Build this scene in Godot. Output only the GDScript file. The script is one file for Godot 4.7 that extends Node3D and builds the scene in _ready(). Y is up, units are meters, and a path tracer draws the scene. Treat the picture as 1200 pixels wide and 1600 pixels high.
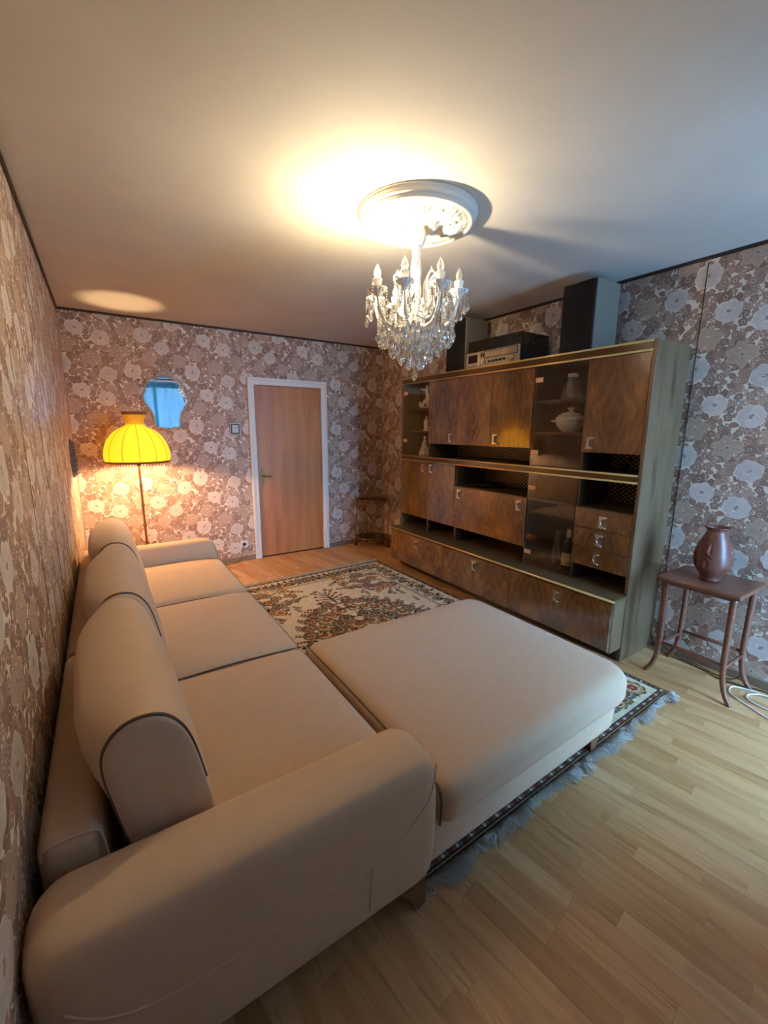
extends Node3D
# A living room with a wall unit, a corner sofa, a crystal chandelier and a floor lamp. Units are metres, y is up.

const XL := -0.22   # left wall
const XR := 3.11    # right wall
const ZB := -4.79   # back wall (with the door)
const ZF := 0.78    # window wall, behind the camera
const H := 2.5

var rng := RandomNumberGenerator.new()
var M := {}          # materials
var uv_shift := Vector2.ZERO
var used := {}

# ------------------------------------------------------------------ nodes
func numbered(called: String) -> String:
	if not used.has(called):
		used[called] = 0
		return called
	used[called] += 1
	return "%s_%03d" % [called, used[called]]

func tag(o: Node3D, label: String, category: String, group := "") -> Node3D:
	o.set_meta("label", label)
	o.set_meta("category", category)
	if group:
		o.set_meta("group", group)
	return o

func thing(called: String, label: String, category: String, at := Vector3.ZERO, turn := 0.0, group := "") -> Node3D:
	var o := Node3D.new()
	o.name = numbered(called)
	add_child(o)
	o.position = at
	o.rotation.y = turn
	tag(o, label, category, group)
	return o

func S() -> SurfaceTool:
	var st := SurfaceTool.new()
	st.begin(Mesh.PRIMITIVE_TRIANGLES)
	return st

func put(called: String, st: SurfaceTool, m: Material, parent: Node = null) -> MeshInstance3D:
	st.generate_normals()
	return put_mesh(called, st.commit(), m, parent)

func put_mesh(called: String, mesh: Mesh, m: Material, parent: Node = null) -> MeshInstance3D:
	var o := MeshInstance3D.new()
	o.mesh = mesh
	o.material_override = m
	if parent == null:
		o.name = numbered(called)
		add_child(o)
	else:
		o.name = called
		parent.add_child(o, true)
	return o

func struct(called: String, st: SurfaceTool, m: Material) -> MeshInstance3D:
	var o := put(called, st, m)
	o.set_meta("kind", "structure")
	return o

func made(st: SurfaceTool) -> ArrayMesh:
	st.generate_normals()
	return st.commit()

# ------------------------------------------------------------------ geometry
func plane_uv(p: Vector3, n: Vector3) -> Vector2:
	var a := n.abs()
	if a.x >= a.y and a.x >= a.z:
		return Vector2(p.z, -p.y) + uv_shift
	if a.y >= a.z:
		return Vector2(p.x, p.z) + uv_shift
	return Vector2(p.x, -p.y) + uv_shift

# a, b, c run counter-clockwise seen from outside
func tri(st: SurfaceTool, a: Vector3, b: Vector3, c: Vector3) -> void:
	var n := (b - a).cross(c - a)
	for p: Vector3 in [a, c, b]:
		st.set_uv(plane_uv(p, n))
		st.add_vertex(p)

func tri_uv(st: SurfaceTool, a: Vector3, b: Vector3, c: Vector3, ua: Vector2, ub: Vector2, uc: Vector2) -> void:
	st.set_uv(ua); st.add_vertex(a)
	st.set_uv(uc); st.add_vertex(c)
	st.set_uv(ub); st.add_vertex(b)

func quad(st: SurfaceTool, a: Vector3, b: Vector3, c: Vector3, d: Vector3, out: Vector3) -> void:
	if (b - a).cross(c - a).dot(out) < 0.0:
		tri(st, a, c, b); tri(st, a, d, c)
	else:
		tri(st, a, b, c); tri(st, a, c, d)

# box with chamfered edges
func cbox(st: SurfaceTool, lo: Vector3, hi: Vector3, ch := 0.002) -> void:
	st.set_smooth_group(-1)
	var c := (lo + hi) / 2.0
	var h := (hi - lo) / 2.0
	ch = minf(ch, minf(h.x, minf(h.y, h.z)) * 0.9)
	var P := func(s: Vector3, ax: int) -> Vector3:
		var k := h - Vector3.ONE * ch
		k[ax] = h[ax]
		return c + s * k
	for ax in 3:
		var b := (ax + 1) % 3
		var d := (ax + 2) % 3
		for sg: float in [-1.0, 1.0]:
			var q := []
			for e: Vector2 in [Vector2(-1, -1), Vector2(1, -1), Vector2(1, 1), Vector2(-1, 1)]:
				var s := Vector3.ZERO
				s[ax] = sg; s[b] = e.x; s[d] = e.y
				q.append(P.call(s, ax))
			var out := Vector3.ZERO
			out[ax] = sg
			quad(st, q[0], q[1], q[2], q[3], out)
		for sb: float in [-1.0, 1.0]:
			for sd: float in [-1.0, 1.0]:
				var s1 := Vector3.ZERO
				s1[ax] = -1; s1[b] = sb; s1[d] = sd
				var s2 := s1
				s2[ax] = 1
				var out2 := Vector3.ZERO
				out2[b] = sb; out2[d] = sd
				quad(st, P.call(s1, b), P.call(s2, b), P.call(s2, d), P.call(s1, d), out2)
	for sx: float in [-1.0, 1.0]:
		for sy: float in [-1.0, 1.0]:
			for sz: float in [-1.0, 1.0]:
				var s := Vector3(sx, sy, sz)
				if sx * sy * sz > 0:
					tri(st, P.call(s, 0), P.call(s, 1), P.call(s, 2))
				else:
					tri(st, P.call(s, 0), P.call(s, 2), P.call(s, 1))

func box(lo: Vector3, hi: Vector3, ch := 0.002) -> SurfaceTool:
	var st := S()
	cbox(st, lo, hi, ch)
	return st

# upholstered box: rounded by r, n cells along each side, then bent by a Callable
func soft_box(st: SurfaceTool, lo: Vector3, hi: Vector3, r: float, n: int, bend = null) -> void:
	st.set_smooth_group(0)
	var c := (lo + hi) / 2.0
	var h := (hi - lo) / 2.0
	r = minf(r, minf(h.x, minf(h.y, h.z)) * 0.98)
	var axis := []
	for a in 3:
		var t := [-h[a], -h[a] + r * 0.12, -h[a] + r * 0.35, -h[a] + r * 0.65]
		for i in n + 1:
			t.append(lerpf(-h[a] + r, h[a] - r, float(i) / n))
		t.append_array([h[a] - r * 0.65, h[a] - r * 0.35, h[a] - r * 0.12, h[a]])
		axis.append(t)
	for ax in 3:
		var b := (ax + 1) % 3
		var d := (ax + 2) % 3
		for sg: float in [-1.0, 1.0]:
			var grid := []
			for i in axis[b].size():
				var row := PackedVector3Array()
				for j in axis[d].size():
					var p := Vector3.ZERO
					p[ax] = sg * h[ax]; p[b] = axis[b][i]; p[d] = axis[d][j]
					var inner := p.clamp(-(h - Vector3.ONE * r), h - Vector3.ONE * r)
					var q := c + inner + (p - inner).normalized() * r
					row.append(bend.call(q) if bend != null else q)
				grid.append(row)
			for i in axis[b].size() - 1:
				for j in axis[d].size() - 1:
					var k := [grid[i][j], grid[i + 1][j], grid[i + 1][j + 1], grid[i][j + 1]]
					if sg > 0:
						tri(st, k[0], k[1], k[2]); tri(st, k[0], k[2], k[3])
					else:
						tri(st, k[0], k[2], k[1]); tri(st, k[0], k[3], k[2])

# skin over rings of equal length; each ring runs counter-clockwise seen from the far end
func loft(st: SurfaceTool, rings: Array, cap0 := true, cap1 := true, group := 0) -> void:
	st.set_smooth_group(group)
	var n: int = rings[0].size()
	for i in rings.size() - 1:
		var a: PackedVector3Array = rings[i]
		var b: PackedVector3Array = rings[i + 1]
		for j in n:
			var k := (j + 1) % n
			tri(st, a[j], a[k], b[k])
			tri(st, a[j], b[k], b[j])
	for e in 2:
		if not [cap0, cap1][e]:
			continue
		var ring: PackedVector3Array = rings[0] if e == 0 else rings[-1]
		var mid := Vector3.ZERO
		for p in ring:
			mid += p / n
		for j in n:
			if e == 0:
				tri(st, mid, ring[(j + 1) % n], ring[j])
			else:
				tri(st, mid, ring[j], ring[(j + 1) % n])

# body of revolution about the y axis through at; profile is (radius, height) from the bottom to the top
func lathe(st: SurfaceTool, at: Vector3, profile: Array, n := 24, flute = null, group := 0, hollow := false) -> void:
	var rings := []
	for p: Vector2 in profile:
		var ring := PackedVector3Array()
		for j in n:
			var a := -TAU * j / n
			var r: float = maxf(p.x, 0.0002)
			if flute != null:
				r = flute.call(r, p.y, a)
			ring.append(at + Vector3(cos(a) * r, p.y, sin(a) * r))
		rings.append(ring)
	if hollow:
		rings.append(rings[0])
	loft(st, rings, not hollow, not hollow, group)

func smooth_line(pts: Array, per := 6) -> PackedVector3Array:
	var out := PackedVector3Array()
	for i in pts.size() - 1:
		var p0: Vector3 = pts[maxi(i - 1, 0)]
		var p1: Vector3 = pts[i]
		var p2: Vector3 = pts[i + 1]
		var p3: Vector3 = pts[mini(i + 2, pts.size() - 1)]
		for k in per:
			out.append(p1.cubic_interpolate(p2, p0, p3, float(k) / per))
	out.append(pts[-1])
	return out

# tube along points; radius is a number or an array with one number per point
func tube(st: SurfaceTool, pts: PackedVector3Array, radius, n := 8, caps := true) -> void:
	var rings := []
	var side := Vector3.ZERO
	for i in pts.size():
		var d := (pts[mini(i + 1, pts.size() - 1)] - pts[maxi(i - 1, 0)]).normalized()
		if side == Vector3.ZERO:
			side = d.cross(Vector3.UP if absf(d.y) < 0.9 else Vector3.RIGHT).normalized()
		side = (side - d * side.dot(d)).normalized()
		var up := d.cross(side)
		var r: float = radius[i] if radius is Array else radius
		var ring := PackedVector3Array()
		for j in n:
			var a := TAU * j / n
			ring.append(pts[i] + (side * cos(a) + up * sin(a)) * r)
		rings.append(ring)
	loft(st, rings, caps, caps)

# flat outline (counter-clockwise in U, V) given thickness along N = U x V
func slab(st: SurfaceTool, outline: PackedVector2Array, o: Vector3, U: Vector3, V: Vector3, depth: float, ch := 0.0) -> void:
	st.set_smooth_group(-1)
	var N := U.cross(V)
	var t := Geometry2D.triangulate_polygon(outline)
	var mid := Vector2.ZERO
	for p in outline:
		mid += p / outline.size()
	var n := outline.size()
	var A := []
	var B := []
	var C := []
	for p in outline:
		var q := p + (mid - p).normalized() * ch
		A.append(o + U * p.x + V * p.y)
		B.append(o + U * p.x + V * p.y + N * (depth - ch))
		C.append(o + U * q.x + V * q.y + N * depth)
	for i in range(0, t.size(), 3):
		var a := t[i]
		var b := t[i + 1]
		var c := t[i + 2]
		if (outline[b] - outline[a]).cross(outline[c] - outline[a]) < 0.0:
			var s := b
			b = c
			c = s
		tri(st, C[a], C[b], C[c])
		tri(st, A[a], A[c], A[b])
	for i in n:
		var j := (i + 1) % n
		tri(st, A[i], A[j], B[j]); tri(st, A[i], B[j], B[i])
		if ch > 0.0:
			tri(st, B[i], B[j], C[j]); tri(st, B[i], C[j], C[i])

func ball(st: SurfaceTool, at: Vector3, r: Vector3, n := 12, m := 8) -> void:
	var rings := []
	for i in m + 1:
		var t := PI * i / m - PI / 2
		var ring := PackedVector3Array()
		for j in n:
			var a := -TAU * j / n
			ring.append(at + Vector3(cos(a) * maxf(cos(t), 0.01) * r.x, sin(t) * r.y, sin(a) * maxf(cos(t), 0.01) * r.z))
		rings.append(ring)
	loft(st, rings)

# ------------------------------------------------------------------ pictures for surfaces
func paint(img: Image, pts: PackedVector2Array, col: Color, wrap := true) -> void:
	var W := img.get_width()
	var Hh := img.get_height()
	var lo := INF
	var hi := -INF
	for p in pts:
		lo = minf(lo, p.y)
		hi = maxf(hi, p.y)
	for y in range(floori(lo), ceili(hi)):
		var yc := y + 0.5
		var xs := PackedFloat32Array()
		for i in pts.size():
			var a := pts[i]
			var b := pts[(i + 1) % pts.size()]
			if (a.y <= yc) != (b.y <= yc):
				xs.append(a.x + (yc - a.y) / (b.y - a.y) * (b.x - a.x))
		xs.sort()
		if not wrap and (y < 0 or y >= Hh):
			continue
		for i in range(0, xs.size() - 1, 2):
			var x0 := roundi(xs[i])
			var x1 := maxi(roundi(xs[i + 1]), x0 + 1)
			if not wrap:
				img.fill_rect(Rect2i(x0, y, x1 - x0, 1), col)
				continue
			var w := mini(x1 - x0, W)
			var s := posmod(x0, W)
			img.fill_rect(Rect2i(s, posmod(y, Hh), mini(w, W - s), 1), col)
			if s + w > W:
				img.fill_rect(Rect2i(0, posmod(y, Hh), s + w - W, 1), col)

func bloom(c: Vector2, r: float, lobes: int, depth: float, turn: float, squash := 1.0, n := 60) -> PackedVector2Array:
	var pts := PackedVector2Array()
	for i in n:
		var a := TAU * i / n
		var k := absf(cos((a) * lobes / 2.0))
		var rr := r * (1.0 - depth + depth * pow(k, 0.5))
		var v := Vector2(cos(a) * rr, sin(a) * rr * squash)
		pts.append(c + v.rotated(turn))
	return pts

func leaf_shape(c: Vector2, length: float, width: float, turn: float) -> PackedVector2Array:
	var pts := PackedVector2Array()
	for i in 13:
		var t := i / 12.0
		pts.append(c + Vector2(length * (t - 0.5), width * sin(PI * pow(t, 0.8)) * 0.5).rotated(turn))
	for i in range(11, 0, -1):
		var t := i / 12.0
		pts.append(c + Vector2(length * (t - 0.5), -width * sin(PI * pow(t, 0.8)) * 0.5).rotated(turn))
	return pts

func c8(r: int, g: int, b: int) -> Color:
	return Color(r / 255.0, g / 255.0, b / 255.0)

func vary(c: Color, k := 0.04) -> Color:
	var d := rng.randf_range(-k, k)
	return Color(clampf(c.r + d, 0, 1), clampf(c.g + d, 0, 1), clampf(c.b + d, 0, 1))

func wallpaper_image() -> Image:
	var W := 1536
	var Hh := 768
	var px := W / 1.06
	var img := Image.create(W, Hh, false, Image.FORMAT_RGB8)
	var pale := c8(224, 211, 194)
	img.fill(pale)
	rng.seed = 11
	var browns := [c8(156, 121, 105), c8(145, 112, 98), c8(166, 130, 111), c8(136, 106, 94), c8(160, 131, 115)]
	var taupes := [c8(178, 151, 132), c8(171, 145, 127), c8(183, 156, 137)]
	# roses stand at fixed places, the rest fills in round them
	var roses := [Vector2(0.11, 0.09), Vector2(0.335, 0.36), Vector2(0.60, 0.13), Vector2(0.86, 0.33), Vector2(0.985, 0.02), Vector2(0.14, 0.40), Vector2(0.70, 0.43), Vector2(0.44, 0.03)]
	var bigs := [Vector2(0.24, 0.20), Vector2(0.48, 0.24), Vector2(0.75, 0.24), Vector2(0.02, 0.27), Vector2(0.90, 0.16), Vector2(0.52, 0.44), Vector2(0.31, 0.52)]
	var spots := []
	var tries := 0
	while spots.size() < 330 and tries < 9000:
		tries += 1
		var p := Vector2(rng.randf() * 1.06, rng.randf() * 0.53)
		var ok := true
		for q: Vector2 in spots:
			var d := (p - q).abs()
			d = Vector2(minf(d.x, 1.06 - d.x), minf(d.y, 0.53 - d.y))
			if d.length() < 0.031:
				ok = false
				break
		if ok:
			spots.append(p)
	for i in 150:
		var q := Vector2(rng.randf() * 1.06, rng.randf() * 0.53) * px
		paint(img, bloom(q, rng.randf_range(0.022, 0.036) * px, 4 + i % 3, 0.35, rng.randf() * TAU), vary((browns + taupes)[rng.randi() % 8], 0.03))
	for i in spots.size():
		var p: Vector2 = spots[i] * px
		var kind := rng.randi() % 10
		var turn := rng.randf() * TAU
		var col: Color = vary(browns[rng.randi() % browns.size()], 0.03)
		if kind < 5:
			var l := rng.randf_range(0.045, 0.062) * px
			paint(img, leaf_shape(p, l, l * 0.62, turn), col)
			var rib := leaf_shape(p, l * 0.8, l * 0.035, turn)
			paint(img, rib, col.lerp(pale, 0.25))
		elif kind < 8:
			var r := rng.randf_range(0.021, 0.028) * px
			paint(img, bloom(p, r, 5, 0.34, turn), col)
			paint(img, bloom(p, r * 0.36, 6, 0.1, turn), pale.lerp(col, 0.15))
			paint(img, bloom(p, r * 0.22, 6, 0.1, turn), col.darkened(0.35))
		else:
			var r := rng.randf_range(0.016, 0.021) * px
			for k in 5:
				var q := p + Vector2(r * 0.8, 0).rotated(turn + TAU * k / 5.0)
				paint(img, bloom(q, r * 0.5, 4, 0.2, turn + k), col.lerp(taupes[0], 0.4))
				paint(img, bloom(q, r * 0.15, 4, 0.1, 0), pale)
	# middling five-petalled flowers
	for i in 26:
		var p := Vector2(rng.randf() * 1.06, rng.randf() * 0.53) * px
		var r := rng.randf_range(0.034, 0.046) * px
		var turn := rng.randf() * TAU
		var col: Color = vary(browns[rng.randi() % browns.size()], 0.03)
		paint(img, bloom(p, r * 1.05, 5, 0.36, turn, 0.86), pale.lerp(col, 0.45))
		paint(img, bloom(p, r, 5, 0.34, turn, 0.86), col)
		for k in 5:
			var a := turn + TAU * k / 5.0
			paint(img, leaf_shape(p + Vector2(cos(a), sin(a) * 0.86) * r * 0.55, r * 0.5, r * 0.05, a), col.darkened(0.14))
		paint(img, bloom(p, r * 0.3, 7, 0.15, turn, 0.8), pale.lerp(col, 0.2))
		paint(img, bloom(p, r * 0.19, 6, 0.1, turn, 0.8), col.darkened(0.4))
	# large taupe flowers of broad petals
	for b: Vector2 in bigs:
		var p := b * px
		var r := rng.randf_range(0.068, 0.082) * px
		var turn := rng.randf() * TAU
		var col: Color = vary(taupes[rng.randi() % 3], 0.02)
		for pass_ in 2:
			for k in 6:
				var a := turn + TAU * k / 6.0 + 0.25 * sin(k * 2.3 + turn)
				var q := p + Vector2(cos(a), sin(a) * 0.82) * r * 0.52
				if pass_ == 0:
					paint(img, leaf_shape(q, r * 1.16, r * 0.86, a), pale.lerp(col, 0.45))
				else:
					paint(img, leaf_shape(q, r * 1.08, r * 0.78, a), vary(col, 0.018))
					paint(img, leaf_shape(q + Vector2(cos(a), sin(a)) * r * 0.05, r * 0.62, r * 0.05, a + 0.12), col.darkened(0.15))
		paint(img, bloom(p + Vector2(0, -r * 0.06), r * 0.26, 5, 0.3, turn + 0.5, 0.75), col.lightened(0.08))
		paint(img, bloom(p, r * 0.09, 5, 0.2, turn), col.darkened(0.28))
	# pale ruffled roses
	for b: Vector2 in roses:
		var p := b * px
		var r := rng.randf_range(0.062, 0.072) * px
		var turn := rng.randf() * TAU
		var col := vary(c8(204, 189, 180), 0.02)
		for pass_ in 2:
			for k in 8:
				var a := turn + TAU * k / 8.0 + rng.randf_range(-0.16, 0.16)
				var q := p + Vector2(cos(a), sin(a) * 0.86) * r * rng.randf_range(0.46, 0.58)
				if pass_ == 0:
					paint(img, bloom(q, r * 0.54, 4, 0.14, a), c8(220, 206, 194))
				else:
					paint(img, bloom(q, r * 0.49, 4, 0.14, a), vary(col, 0.022))
					paint(img, leaf_shape(q, r * 0.5, r * 0.03, a + PI / 2 + 0.3), col.darkened(0.07))
		for k in 5:
			var a := turn + 0.4 + TAU * k / 5.0 + rng.randf_range(-0.2, 0.2)
			var q := p + Vector2(cos(a), sin(a) * 0.8) * r * 0.27
			paint(img, bloom(q, r * 0.35, 4, 0.16, a), col.darkened(0.06))
			paint(img, bloom(q + Vector2(cos(a), sin(a)) * r * 0.02, r * 0.30, 4, 0.16, a), vary(col.lightened(0.04), 0.02))
		paint(img, bloom(p, r * 0.21, 5, 0.4, turn, 0.6), c8(138, 114, 104))
		paint(img, bloom(p + Vector2(r * 0.03, 0), r * 0.08, 5, 0.2, turn), c8(178, 156, 142))
	# white wisps in the gaps
	for i in 60:
		var p := Vector2(rng.randf() * 1.06, rng.randf() * 0.53) * px
		paint(img, leaf_shape(p, rng.randf_range(0.012, 0.034) * px, 0.006 * px, rng.randf() * TAU), c8(228, 214, 200))
	return img

func rug_image() -> Image:
	var W := 780
	var Hh := 1220
	var px := 400.0
	var img := Image.create(W, Hh, false, Image.FORMAT_RGB8)
	rng.seed = 5
	var cream := c8(205, 190, 160)
	var dark := c8(48, 36, 34)
	var red := c8(132, 40, 28)
	var olive := c8(112, 98, 66)
	var gold := c8(170, 138, 88)
	var dusty := c8(108, 100, 98)
	img.fill(dark)
	var rect := func(m: float, col: Color):
		img.fill_rect(Rect2i(int(m), int(m), W - int(2 * m), Hh - int(2 * m)), col)
	rect.call(3.0, gold)
	rect.call(5.0, dark)
	rect.call(17.0, cream)
	for i in 110:
		for side in 2:
			var p := Vector2(20 + i * 7.2, 11) if side == 0 else Vector2(11, 20 + i * 11.0)
			for k in 2:
				var q := Vector2(p.x, Hh - p.y if k else p.y) if side == 0 else Vector2(W - p.x if k else p.x, p.y)
				paint(img, bloom(q, 3.4, 4, 0.2, i), [cream, dusty, red, olive][i % 4], false)
	var sym := func(pts: PackedVector2Array, col: Color):
		for fx in 2:
			for fy in 2:
				var q := PackedVector2Array()
				for p in pts:
					q.append(Vector2(W - p.x if fx else p.x, Hh - p.y if fy else p.y))
				paint(img, q, col, false)
	var rosette := func(c: Vector2, r: float, a: Color, b: Color):
		sym.call(bloom(c, r * 1.15, 8, 0.22, rng.randf()), dark.lerp(olive, 0.5))
		sym.call(bloom(c, r, 8, 0.22, rng.randf()), a)
		sym.call(bloom(c, r * 0.66, 6, 0.3, rng.randf()), cream.lerp(a, 0.25))
		sym.call(bloom(c, r * 0.48, 6, 0.25, rng.randf()), b)
		sym.call(bloom(c, r * 0.16, 5, 0.2, 0.0), gold)
	var sprig := func(c: Vector2, ang: float, length: float, col: Color):
		var d := Vector2.from_angle(ang)
		sym.call(leaf_shape(c + d * length * 0.5, length, 3.0, ang), col.lerp(olive, 0.5))
		for k in 4:
			var q := c + d * length * (0.25 + 0.22 * k)
			for s: float in [-1.0, 1.0]:
				sym.call(leaf_shape(q + Vector2.from_angle(ang + s * 0.9) * length * 0.13, length * 0.24, length * 0.12, ang + s * 0.8), col if k % 2 else dark)
		sym.call(bloom(c + d * length, length * 0.1, 5, 0.3, ang), red)
	# main border: dense dark scrolls and flowers on cream
	var bw := 76.0
	for i in 40:
		for side in 2:
			var t := (i + 0.5) / 40.0
			var c := Vector2(24 + bw / 2 + (W / 2.0 - 40) * t, 22 + bw / 2 + sin(i * 1.9) * 17) if side == 0 else Vector2(22 + bw / 2 + sin(i * 1.7) * 17, 24 + bw / 2 + (Hh / 2.0 - 40) * t)
			if i % 3 == 0:
				rosette.call(c, 17.0, [gold, dusty, olive][i / 3 % 3], [red, dark, red][i / 3 % 3])
			else:
				var a := i * 2.1 + side
				sym.call(leaf_shape(c + Vector2.from_angle(a) * 9, 30, 11, a + 0.4), dark)
				sym.call(leaf_shape(c - Vector2.from_angle(a) * 10, 24, 9, a - 0.7), [red, olive, dusty][i % 3])
				sym.call(leaf_shape(c + Vector2.from_angle(a + 1.6) * 14, 18, 7, a + 1.9), dark.lerp(dusty, 0.4))
	for k in 2:   # guard stripes inside the border
		var m := 22 + bw + k * 9
		var col: Color = [dark, gold][k]
		for r: Rect2i in [Rect2i(int(m), int(m), W - int(2 * m), 4), Rect2i(int(m), Hh - int(m) - 4, W - int(2 * m), 4), Rect2i(int(m), int(m), 4, Hh - int(2 * m)), Rect2i(W - int(m) - 4, int(m), 4, Hh - int(2 * m))]:
			img.fill_rect(r, col)
	rosette.call(Vector2(56, 56), 26.0, gold, red)
	# corner sprays
	for i in 84:
		var a := rng.randf() * PI / 2
		var r := sqrt(rng.randf()) * 190.0
		var c := Vector2(116, 116) + Vector2(cos(a) * r, sin(a) * r * 1.25)
		match i % 4:
			0: rosette.call(c, rng.randf_range(13, 22), [gold, olive, dusty][i / 4 % 3], [red, dark][i % 2])
			1: sprig.call(c, rng.randf() * TAU, rng.randf_range(30, 55), dusty)
			_: sym.call(leaf_shape(c, rng.randf_range(16, 34), rng.randf_range(6, 10), rng.randf() * TAU), [dark, olive, dusty, red][rng.randi() % 4])
	# central medallion
	var mid := Vector2(W / 2.0, Hh / 2.0)
	for ring in 5:
		var n := 4 + ring * 3
		for k in n:
			var a := -PI + PI / 2 * (k + 0.5 * (ring % 2)) / n
			var rr := Vector2(38 + ring * 40, 44 + ring * 58)
			var c := mid + Vector2(cos(a) * rr.x, sin(a) * rr.y)
			if (k + ring) % 2 == 0:
				rosette.call(c, 27.0 - ring * 1.5, [gold, gold, olive, gold, olive][ring], [red, red, dark, red, red][ring])
			else:
				for e in 3:
					sym.call(leaf_shape(c + Vector2.from_angle(e * 2.1 + k) * 12, 24, 9, e * 2.1 + k), [red, olive, dark][e])
			sprig.call(c, a + rng.randf_range(-0.6, 0.6), 26.0 + ring * 4, [red, olive, dusty][k % 3])
	rosette.call(mid, 40.0, gold, red)
	# palmettes towards the two ends and the two sides
	for k in 2:
		var dirs := [Vector2(0, -1), Vector2(-1, 0)]
		var d: Vector2 = dirs[k]
		var base: Vector2 = mid + d * [285.0, 205.0][k]
		sym.call(leaf_shape(base + d * 40, 100, 12, d.angle()), dark.lerp(red, 0.4))
		for e in 5:
			for s: float in [-1.0, 1.0]:
				var a := d.angle() + s * (0.35 + e * 0.28)
				sym.call(leaf_shape(base + d * (78 - e * 15) + Vector2.from_angle(a) * 26, 48, 9, a), [dusty, olive, red, dark, dusty][e])
				sym.call(bloom(base + d * (78 - e * 15) + Vector2.from_angle(a) * 52, 7, 5, 0.3, a), [dark, red][e % 2])
	# loose sprigs in the open field
	for i in 12:
		var a := -PI + PI / 2 * (i + 0.5) / 12.0
		var c := mid + Vector2(cos(a) * 268, sin(a) * 400)
		if c.x > 112 and c.y > 112 and i % 2 == 0:
			sprig.call(c, a + 1.2, 42.0, dusty)
	# pile: slight unevenness
	var nz := FastNoiseLite.new()
	nz.frequency = 0.05
	nz.seed = 3
	for y in Hh:
		for x in W:
			var c := img.get_pixel(x, y)
			var k := 1.0 + nz.get_noise_2d(x, y) * 0.10 + (rng.randf() - 0.5) * 0.10
			img.set_pixel(x, y, Color(c.r * k, c.g * k, c.b * k))
	return img

# wood figure: stripes of noise drawn out along v, folded about the middle for book-matched veneer
func wood_image(W: int, Hh: int, a: Color, b: Color, c: Color, swirl: float, fold: bool, sd: int) -> Image:
	var img := Image.create(W, Hh, false, Image.FORMAT_RGB8)
	var n1 := FastNoiseLite.new()
	n1.seed = sd
	n1.frequency = 0.006
	n1.fractal_octaves = 3
	var n2 := FastNoiseLite.new()
	n2.seed = sd + 1
	n2.frequency = 0.02
	for y in Hh:
		for x in W:
			var u := float(absi(x - W / 2) if fold else x)
			var warp := n1.get_noise_2d(u * 1.1, y * 0.55) * swirl
			var ring := 0.5 + 0.5 * sin((u * 0.09 + warp * 9.0 + (absf(y - Hh * 0.55) * 0.03 if fold else 0.0)))
			var fine := n2.get_noise_2d(u * 7.0 + warp * 40.0, y * 0.22)
			var big := n1.get_noise_2d(u * 0.7 + 300.0, y * 0.3)
			var t := clampf(0.42 + 0.30 * (ring - 0.5) + 0.42 * fine + 0.5 * big, 0.0, 1.0)
			var col := a.lerp(b, smoothstep(0.0, 0.62, t)).lerp(c, smoothstep(0.55, 1.0, t))
			img.set_pixel(x, y, col)
	return img

func tex(img: Image) -> ImageTexture:
	return ImageTexture.create_from_image(img)

func noise_tex(freq: float, ramp: Array, normal := false, octaves := 4, sd := 1, bump := 2.0) -> NoiseTexture2D:
	var t := NoiseTexture2D.new()
	t.width = 512
	t.height = 512
	t.seamless = true
	var n := FastNoiseLite.new()
	n.frequency = freq
	n.fractal_octaves = octaves
	n.seed = sd
	t.noise = n
	if normal:
		t.as_normal_map = true
		t.bump_strength = bump
	elif ramp:
		var g := Gradient.new()
		g.offsets = PackedFloat32Array([0.0, 1.0])
		g.colors = PackedColorArray(ramp)
		t.color_ramp = g
	return t

func mat(col: Color, rough := 0.6, metal := 0.0) -> StandardMaterial3D:
	var m := StandardMaterial3D.new()
	m.albedo_color = col
	m.roughness = rough
	m.metallic = metal
	return m

func mat_tex(t: Texture2D, scale: Vector2, rough := 0.5) -> StandardMaterial3D:
	var m := mat(Color.WHITE, rough)
	m.albedo_texture = t
	m.uv1_scale = Vector3(scale.x, scale.y, 1)
	return m

func pane(col: Color, alpha: float) -> StandardMaterial3D:
	var m := mat(Color(col.r, col.g, col.b, alpha), 0.03)
	m.transparency = BaseMaterial3D.TRANSPARENCY_ALPHA
	return m

func triplanar(m: StandardMaterial3D, scale: float, world := true) -> StandardMaterial3D:
	m.uv1_triplanar = true
	m.uv1_world_triplanar = world
	m.uv1_scale = Vector3.ONE * scale
	return m

# ------------------------------------------------------------------ the scene
func _ready() -> void:
	rng.seed = 1
	var cam := Camera3D.new()
	cam.name = "camera"
	cam.position = Vector3(0, 1.487, 0)
	cam.rotation = Vector3(-0.19230, -0.58050, 0.00569)
	cam.fov = 100.61
	cam.near = 0.02
	cam.far = 60.0
	add_child(cam)
	cam.current = true

	var we := WorldEnvironment.new()
	we.name = "world"
	var e := Environment.new()
	e.background_mode = Environment.BG_SKY
	e.sky = Sky.new()
	var sm := ProceduralSkyMaterial.new()
	sm.sky_top_color = Color(0.55, 0.78, 1.0)
	sm.sky_horizon_color = Color(0.56, 0.79, 1.0)
	sm.ground_horizon_color = Color(0.44, 0.66, 0.92)
	sm.ground_bottom_color = Color(0.36, 0.52, 0.68)
	sm.sky_energy_multiplier = 1.0
	e.sky.sky_material = sm
	e.background_energy_multiplier = 40.0
	e.tonemap_mode = Environment.TONE_MAPPER_LINEAR
	e.tonemap_exposure = 1.32
	e.sdfgi_enabled = true
	e.ssao_enabled = true
	e.ssil_enabled = true
	we.environment = e
	add_child(we)

	materials()
	room()
	floor_boards()
	rug()
	sofa()
	wall_unit()
	unit_contents()
	hifi()
	medallion()
	chandelier()
	floor_lamp()
	wall_things()
	corner_trolley()
	stool_and_vase()
	cables()

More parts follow.
